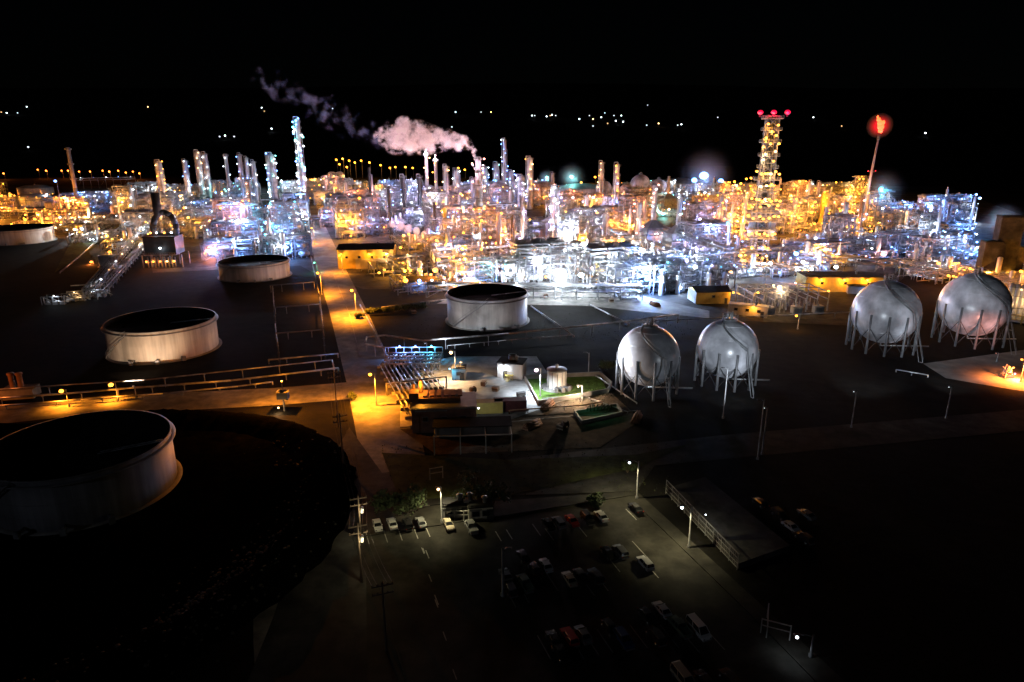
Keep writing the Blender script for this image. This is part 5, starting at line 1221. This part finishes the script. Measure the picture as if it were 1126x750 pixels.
# utility poles with crossarms and wires along the road into the lot
pol = [(372,470,404),(378,515,455),(397,592,545),(398,640,575),(425,715,640),(402,560,500)]
tops = []
for i, (px, py, pt) in enumerate(pol[:5]):
    c = G(px, py); h = min(13, HT(c.y, pt)); t = thing('utility_pole', ('farthest','second','middle','fourth','nearest')[i]+' dark utility pole with crossarms on the road verge', 'utility pole', c, GR)
    MB().lathe((0,0,0), [(.17,0),(.11,h)], 8).build('pole', 'wood', t)
    for z in (h-.5, h-1.6): m = MB(); m.box((0,0,z), (2.6,.14,.16)); [m.lathe((x,0,z+.08), [(.06,0),(.09,.1),(.05,.2)], 6) for x in (-1.2,-.6,.6,1.2)]; m.build('crossarm', 'wood', t)
    if i in (2,3): lamp(t, (.5,-.6,h-2.2), 'olive', 350, .09)  # lamps added on these two poles to brighten the lane and lot
    if i in (2,3): MB().lathe((.4,0,h-3), [(.3,0),(.3,.9),(.02,1)], 10).build('transformer', 'grey', t)
    tops.append(c+Vector((0,0,h-.3)))
for k, dx in enumerate((-1.2,-.6,.6,1.2)):
    m = MB(); 
    for a, b in zip(tops, tops[1:]):
        a2, b2 = a+B*dx, b+B*dx; pts = [a2.lerp(b2, i/8)+Vector((0,0,-.9*4*(i/8)*(1-i/8))) for i in range(9)]; m.path(pts, .025, 4)
    tag(m.build('power_line', 'dark'), ('leftmost','second','third','rightmost')[k]+' sagging wire strung between the dark utility poles', 'wire', 'power lines along the road')
# bund bank round the biggest tank, with rubble
cA = tA.location
def bank(a): return 31+max(0, 73-math.degrees(a))*.165
mb = MB(); mb.add([(cA.x+(bank(R(-100+3*i))-3)*math.cos(R(-100+3*i)), cA.y+(bank(R(-100+3*i))-3)*math.sin(R(-100+3*i)), .068) for i in range(67)]+[(cA.x-80, cA.y+30, .068), (cA.x-80, cA.y-60, .068)], [tuple(range(69))]); tag(mb.build('bund_floor_shade', 'bund'), kind='structure')  # floor patch in the bund black, darkness put into its colour
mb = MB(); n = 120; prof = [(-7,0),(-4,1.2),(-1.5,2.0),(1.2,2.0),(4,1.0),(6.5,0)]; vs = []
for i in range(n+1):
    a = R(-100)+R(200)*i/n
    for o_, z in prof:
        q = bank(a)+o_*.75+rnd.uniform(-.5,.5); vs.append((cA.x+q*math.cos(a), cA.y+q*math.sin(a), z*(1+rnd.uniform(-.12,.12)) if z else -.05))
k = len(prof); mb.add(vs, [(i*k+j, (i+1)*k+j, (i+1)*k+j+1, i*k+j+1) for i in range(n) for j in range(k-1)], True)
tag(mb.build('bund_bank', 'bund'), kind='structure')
mb = MB()
for i in range(900):
    a = R(rnd.choice((rnd.gauss(-38,9), rnd.uniform(-70,35)))); o_ = rnd.gauss(-2.5,3.5); q = bank(a)+o_; z = max(0, 2.0-abs(o_)*.32); s = rnd.uniform(.08,.28)*(1.6 if rnd.random() < .1 else 1)
    mb.lathe((cA.x+q*math.cos(a), cA.y+q*math.sin(a), z-.05), [(s,0),(s*.8,s*.5),(.02,s*.7)], 5, False)
tag(mb.build('rubble', 'rock'), kind='stuff')
# gravel and tufts on the yards: uncountable
mb = MB()
for i in range(2600):
    px, py = rnd.choice(((rnd.uniform(420,760),rnd.uniform(486,545)),(rnd.uniform(612,690),rnd.uniform(416,452)),(rnd.uniform(400,760),rnd.uniform(345,375)),(rnd.uniform(580,668),rnd.uniform(418,440))))
    p = G(px, py); h = rnd.uniform(.08,.3); a = rnd.uniform(0,3.14); mb.add([(p.x-.12*math.cos(a),p.y-.12*math.sin(a),0),(p.x+.12*math.cos(a),p.y+.12*math.sin(a),0),(p.x+rnd.uniform(-.1,.1),p.y,h)], [(0,1,2)])
tag(mb.build('grass_tufts', 'grass'), kind='stuff')
# shrubs
def shrub(px, py, r, h, label, name='shrub'):
    c = G(px, py); t = thing(name, label, 'shrub', c); m = MB(); lf = MB(); 
    for i in range(6): a = i*1.05; m.tube((0,0,0), (r*.5*math.cos(a), r*.5*math.sin(a), h*.7), .07, 5, .03)
    m.build('stem', 'wood', t)
    cl = [(rnd.gauss(0,r*.45), rnd.gauss(0,r*.45), h*rnd.uniform(.35,.95), rnd.uniform(.25,.45)*r) for _ in range(16)]
    for cx, cy, cz, cr in cl:
        for _ in range(45):
            v = Vector((rnd.gauss(0,1),rnd.gauss(0,1),rnd.gauss(0,.8))).normalized()*cr*rnd.uniform(.6,1.1); p = Vector((cx,cy,cz))+v; u = Vector((rnd.uniform(-1,1),rnd.uniform(-1,1),rnd.uniform(-1,1)))*.22; w_ = Vector((rnd.uniform(-1,1),rnd.uniform(-1,1),rnd.uniform(-1,1)))*.22
            if p.z > .05: lf.add([p-u,p+w_,p+u,p-w_], [(0,1,2,3)])
    lf.build('foliage', 'leaf', t)
for a in [(420,562,2.2,2.6,'dark shrub above the left white sedan'),(437,560,2.6,3,'dark shrub above the right white sedan'),(460,560,3,3.4,'large dark shrub left of the warm lamp pole'),(520,552,3.6,4.2,'largest dark shrub behind the portable cabins'),
          (542,556,2.2,3.6,'dark shrub right of the portable cabins'),(655,556,1.6,1.4,'low shrub on the grass edge above the top row of cars'),(690,520,1.6,2.2,'dark shrub by the corner lamp pole'),
          (388,440,1.2,1.4,'small bush on the road corner verge'),(670,405,2.4,2,'bush right of the walled pad'),(395,350,1.6,1.6,'bush on the bank by the street corner')]:
    shrub(*a)
for i in range(12):
    shrub(406+i*5.5+rnd.uniform(-1,1), 345-i*.55, 1.3, 1.6, 'small dark bush in the hedge row below the shed, '+('first','second','third','fourth','fifth','sixth','seventh','eighth','ninth','tenth','eleventh','twelfth')[i]+' from the left', 'hedge_bush')
# yard clutter
def clutter(px, py, kind, label):
    c = G(px, py); c.z = .05; q = rnd
    if kind == 'pipe_stack':
        t = thing(kind, label, 'pipe stack', c, q.uniform(0,3)); 
        for r_ in range(3):
            for i in range(4-r_): MB().tube((-2.4,(i-(3-r_)/2)*.5,.3+r_*.43), (2.4,(i-(3-r_)/2)*.5,.3+r_*.43), .23, 10).build('pipe', 'rust', t)
        for x in (-1.6,1.6): MB().box((x,0,.04), (.2,2.2,.1)).build('timber', 'wood', t)
    elif kind == 'cable_drum':
        t = thing(kind, label, 'cable drum', c, q.uniform(0,3)); m = MB(); m.tube((0,-.5,.8), (0,.5,.8), .45, 14); m.build('core', 'dark', t)
        for s in (-.55,.55): MB().tube((0,s-.05,.8), (0,s+.05,.8), .8, 18).build('flange', 'wood', t)
    else:
        t = thing('crate', label, 'crate', c, q.uniform(0,3)); MB().box((0,0,.6), (1.6,1.2,1.0)).build('body', 'wood', t); m = MB()
        for x in (-.6,0,.6): m.box((x,0,.05), (.12,1.2,.1))
        for z in (.25,.95):
            for s in (-.62,.62): m.box((0,s,z), (1.62,.05,.12))
        m.build('batten', 'wall', t)
for a in [(602,448,'pipe_stack','rusty pipe stack on the brownish dirt below the walled pad'),(622,470,'cable_drum','pale cable drum standing alone on the brownish dirt'),(617,472,'crate','wooden crate beside the pale cable drum'),(585,470,'pipe_stack','rusty pipe stack nearest the long dark shed roof'),
          (545,430,'crate','wooden crate on the bright concrete left of the generator cart'),(532,424,'crate','small crate in the middle of the bright concrete yard'),(520,432,'cable_drum','cable drum on the bright concrete beside the control house'),(700,462,'pipe_stack','rusty pipe stack at the dark right end of the dirt yard'),
          (455,345,'crate','crate beside the pale pipe in front of the warm units'),(720,336,'pipe_stack','pipe stack on the lilac-lit lane left of the white shed'),(672,332,'crate','crate on the lilac-lit lane below the glare'),(600,328,'cable_drum','cable drum on the lane below the blinding floodlight')]:
    clutter(*a)
# ------------------------------------------------------------------ steam
def plume(name, label, pts, rad, dens, col, seed, nsc, thr=.47, aniso=.3, amp=3.2):
    """volume of steam blowing along a polyline of world points; radius grows along it"""
    lo = Vector([min(p[i]-r for p, r in zip(pts, rad)) for i in range(3)]); hi = Vector([max(p[i]+r for p, r in zip(pts, rad)) for i in range(3)])
    mb = MB(); mb.box(tuple((lo+hi)/2), tuple(hi-lo)); c0 = pts[0].copy()
    mb.v = [tuple(Vector(v)-c0) for v in mb.v]
    m = bpy.data.materials.new(name); m.use_nodes = True; nt = m.node_tree; n = nt.nodes; l = nt.links; n.remove(n['Principled BSDF'])
    def math_(op, a, b=None, cl=False):
        x = n.new('ShaderNodeMath'); x.operation = op; x.use_clamp = cl
        for i, v in enumerate((a, b)):
            if v is None: continue
            if isinstance(v, (int, float)): x.inputs[i].default_value = v
            else: l.new(v, x.inputs[i])
        return x.outputs[0]
    tc = n.new('ShaderNodeTexCoord').outputs['Object']
    nz = n.new('ShaderNodeTexNoise'); nz.noise_dimensions = '4D'; nz.inputs['W'].default_value = seed; nz.inputs['Scale'].default_value = nsc; nz.inputs['Detail'].default_value = 6; nz.inputs['Roughness'].default_value = .6; l.new(tc, nz.inputs['Vector'])
    best = None; P0 = [p-c0 for p in pts]
    for (p, r) in zip(P0, rad):                       # smooth union of overlapping soft balls
        d = n.new('ShaderNodeVectorMath'); d.operation = 'DISTANCE'; l.new(tc, d.inputs[0]); d.inputs[1].default_value = p
        e = math_('SUBTRACT', 1.0, math_('DIVIDE', d.outputs['Value'], r))
        best = e if best is None else math_('MAXIMUM', best, e)
    f = math_('ADD', best, math_('MULTIPLY', math_('SUBTRACT', nz.outputs['Fac'], thr), amp))
    f = math_('MULTIPLY', f, 1.9, True); inside = math_('MULTIPLY', best, 6.0, True)
    den = math_('MULTIPLY', math_('MULTIPLY', f, inside), dens)
    v = n.new('ShaderNodeVolumePrincipled'); v.inputs['Color'].default_value = (*col, 1); v.inputs['Anisotropy'].default_value = aniso; l.new(den, v.inputs['Density'])
    l.new(v.outputs['Volume'], n['Material Output'].inputs['Volume'])
    o = mb.build(name, m, None, c0); tag(o, label, 'steam', None, 'stuff'); return o
top = Vector((stk_loc.x, stk_loc.y, stk_h)) if 'stk_loc' in globals() else stk.location+Vector((0,0,stk_h))
s = depth(top)/FP
def at(px, py): d = ray(px, py); k = top.y/d[1]; return Vector((d[0]*k, top.y, CH+d[2]*k))
axis = [(522,171,3.2),(520,166,4.5),(515,160,6),(508,157,7.5),(500,156,8.5),(491,155,9.5),(482,154,10.5),(473,153,12),(464,152,13.5),(455,151,15),(446,151,16),(437,151,14),(428,151,10),(420,150,7)]
plume('steam_plume', 'pinkish steam cloud blown left from the mouth of the banded stack', [at(x,y) for x,y,r in axis], [r*s*1.45 for *_, r in axis], .26, (1,.97,1), 2.3, .2, .57, .3, 5)
MB_ = [(462,168,-14),(490,170,-14),(508,172,-10),(440,170,-16)]
steam_lights = thing('stack_floodlights', None, None, (0,0,0)) if False else None
# lamps added on the stack tops to brighten the steam
for tx, w_ in ((471,90000),(481,60000)):
    for o in list(SC.objects):
        if o.get('category') == 'chimney' and abs(proj(o.location)[0]-tx) < 1.2:
            hh_ = o.children[0].data.vertices[0].co.z*0+max(v.co.z for ch in o.children if ch.name.startswith('shell') for v in ch.data.vertices); MB().tube((0,0,hh_-2), (0,0,hh_+1.6), .2, 6).build('added_light_mast', 'steel', o); bulb(o, (0,0,hh_+2), 'rose', .4); light(o, (0,-1,hh_+2.9), 'rose', w_); light(o, (-24,-6,hh_-1), 'rose', 0) if False else None
for dx, w_ in ((-3,22000),(3,12000)): 
    bulb(stk, (dx,-2.6,stk_h*.90), 'rose', .4); light(stk, (dx*1.8,-5,stk_h*.93), 'rose', w_)
a2 = [(432,246,3.5),(440,249,4),(449,252,4),(458,254,3.4),(466,257,2.6)]
def at2(px, py, Y): d = ray(px, py); k = Y/d[1]; return Vector((d[0]*k, Y, CH+d[2]*k))
plume('low_steam', 'thin ground-level steam wisps drifting before the black columns', [at2(x,y,400) for x,y,r in a2], [r*.6*1.3 for *_, r in a2], .3, (1,.9,.95), 5.1, .3)
a3 = [(425,151,9),(413,150,10),(400,145,11),(387,139,13),(373,131,13),(358,122,13),(343,113,13),(326,104,13),(308,96,12),(290,89,10)]
Y3 = 520
plume('steam_and_glow', 'torn faint steam shreds drifting high above the units left of the plume', [at2(x,y,Y3) for x,y,r in a3], [r*.75*1.4 for *_, r in a3], .02, (.55,.65,1), 8.7, .13, .632, .3, 6)
HAZE = 0
# ------------------------------------------------------------------ world, moon, camera
w = bpy.data.worlds.new('World'); SC.world = w; w.use_nodes = True; nt = w.node_tree; bg = nt.nodes['Background']
sky = nt.nodes.new('ShaderNodeTexSky'); sky.sky_type = 'NISHITA'; sky.sun_disc = False; sky.sun_elevation = R(35); sky.sun_rotation = R(215)
nt.links.new(sky.outputs['Color'], bg.inputs['Color']); bg.inputs['Strength'].default_value = 0.00008
sd = bpy.data.lights.new('moon', 'SUN'); sd.energy = .075; sd.angle = R(.5); sd.color = (.75,.82,1)
so = bpy.data.objects.new('moon', sd); COL.objects.link(so); so.rotation_euler = (R(72), 0, R(-38))
cd = bpy.data.cameras.new('camera'); cam = bpy.data.objects.new('camera', cd); COL.objects.link(cam); SC.camera = cam
cam.location = (0,0,CH); cam.rotation_euler = (math.pi/2-PT, 0, 0); cd.sensor_width = 36; cd.lens = FP/1126*36; cd.clip_end = 20000; cd.clip_start = .5
vs = SC.view_settings; vs.view_transform = 'Standard'; vs.look = 'None'; vs.exposure = 0; vs.gamma = 1
cy = SC.cycles; cy.max_bounces = 3; cy.diffuse_bounces = 2; cy.glossy_bounces = 1; cy.transmission_bounces = 2; cy.volume_bounces = 1; cy.transparent_max_bounces = 4
cy.use_denoising = True; cy.sample_clamp_direct = 0; cy.sample_clamp_indirect = 3; cy.caustics_reflective = False; cy.caustics_refractive = False; cy.use_light_tree = True
cy.volume_step_rate = 1.0; cy.volume_max_steps = 96
# haze
hz = MB().box((0,1800,310), (16000,9000,900)); hz.v = [(x, y, max(-1.5, min(z, 900))) for x, y, z in hz.v]
hm = bpy.data.materials.new('haze'); hm.use_nodes = True; nt = hm.node_tree; nt.nodes.remove(nt.nodes['Principled BSDF'])
v = nt.nodes.new('ShaderNodeVolumePrincipled'); v.inputs['Color'].default_value = (.62,.74,1,1); v.inputs['Density'].default_value = HAZE; v.inputs['Anisotropy'].default_value = .85
nt.links.new(v.outputs['Volume'], nt.nodes['Material Output'].inputs['Volume'])
if HAZE: tag(hz.build('haze', hm), kind='stuff')
# the model above is laid out in units of 1.4 m: bring the whole place to metres
KS = 1.4
for o in SC.objects:
    if o.parent is None and o.type != 'LIGHT':
        o.location = o.location*KS
        if o.type != 'CAMERA': o.scale = o.scale*KS
    elif o.parent is None: o.location = o.location*KS
for d in bpy.data.lights:
    if d.type == 'POINT' or d.type == 'SPOT': d.energy *= KS*KS
for m in bpy.data.materials:
    for nd in (m.node_tree.nodes if m.use_nodes else []):
        if nd.type == 'PRINCIPLED_VOLUME':
            if nd.inputs['Density'].is_linked:
                mm = nd.inputs['Density'].links[0].from_node; mm.inputs[1].default_value /= KS
            else: nd.inputs['Density'].default_value /= KS
            if nd.inputs['Emission Strength'].is_linked: nd.inputs['Emission Strength'].links[0].from_node.inputs[1].default_value /= KS
print('lights', NL[0], 'units', len(units), 'objects', len(SC.objects))
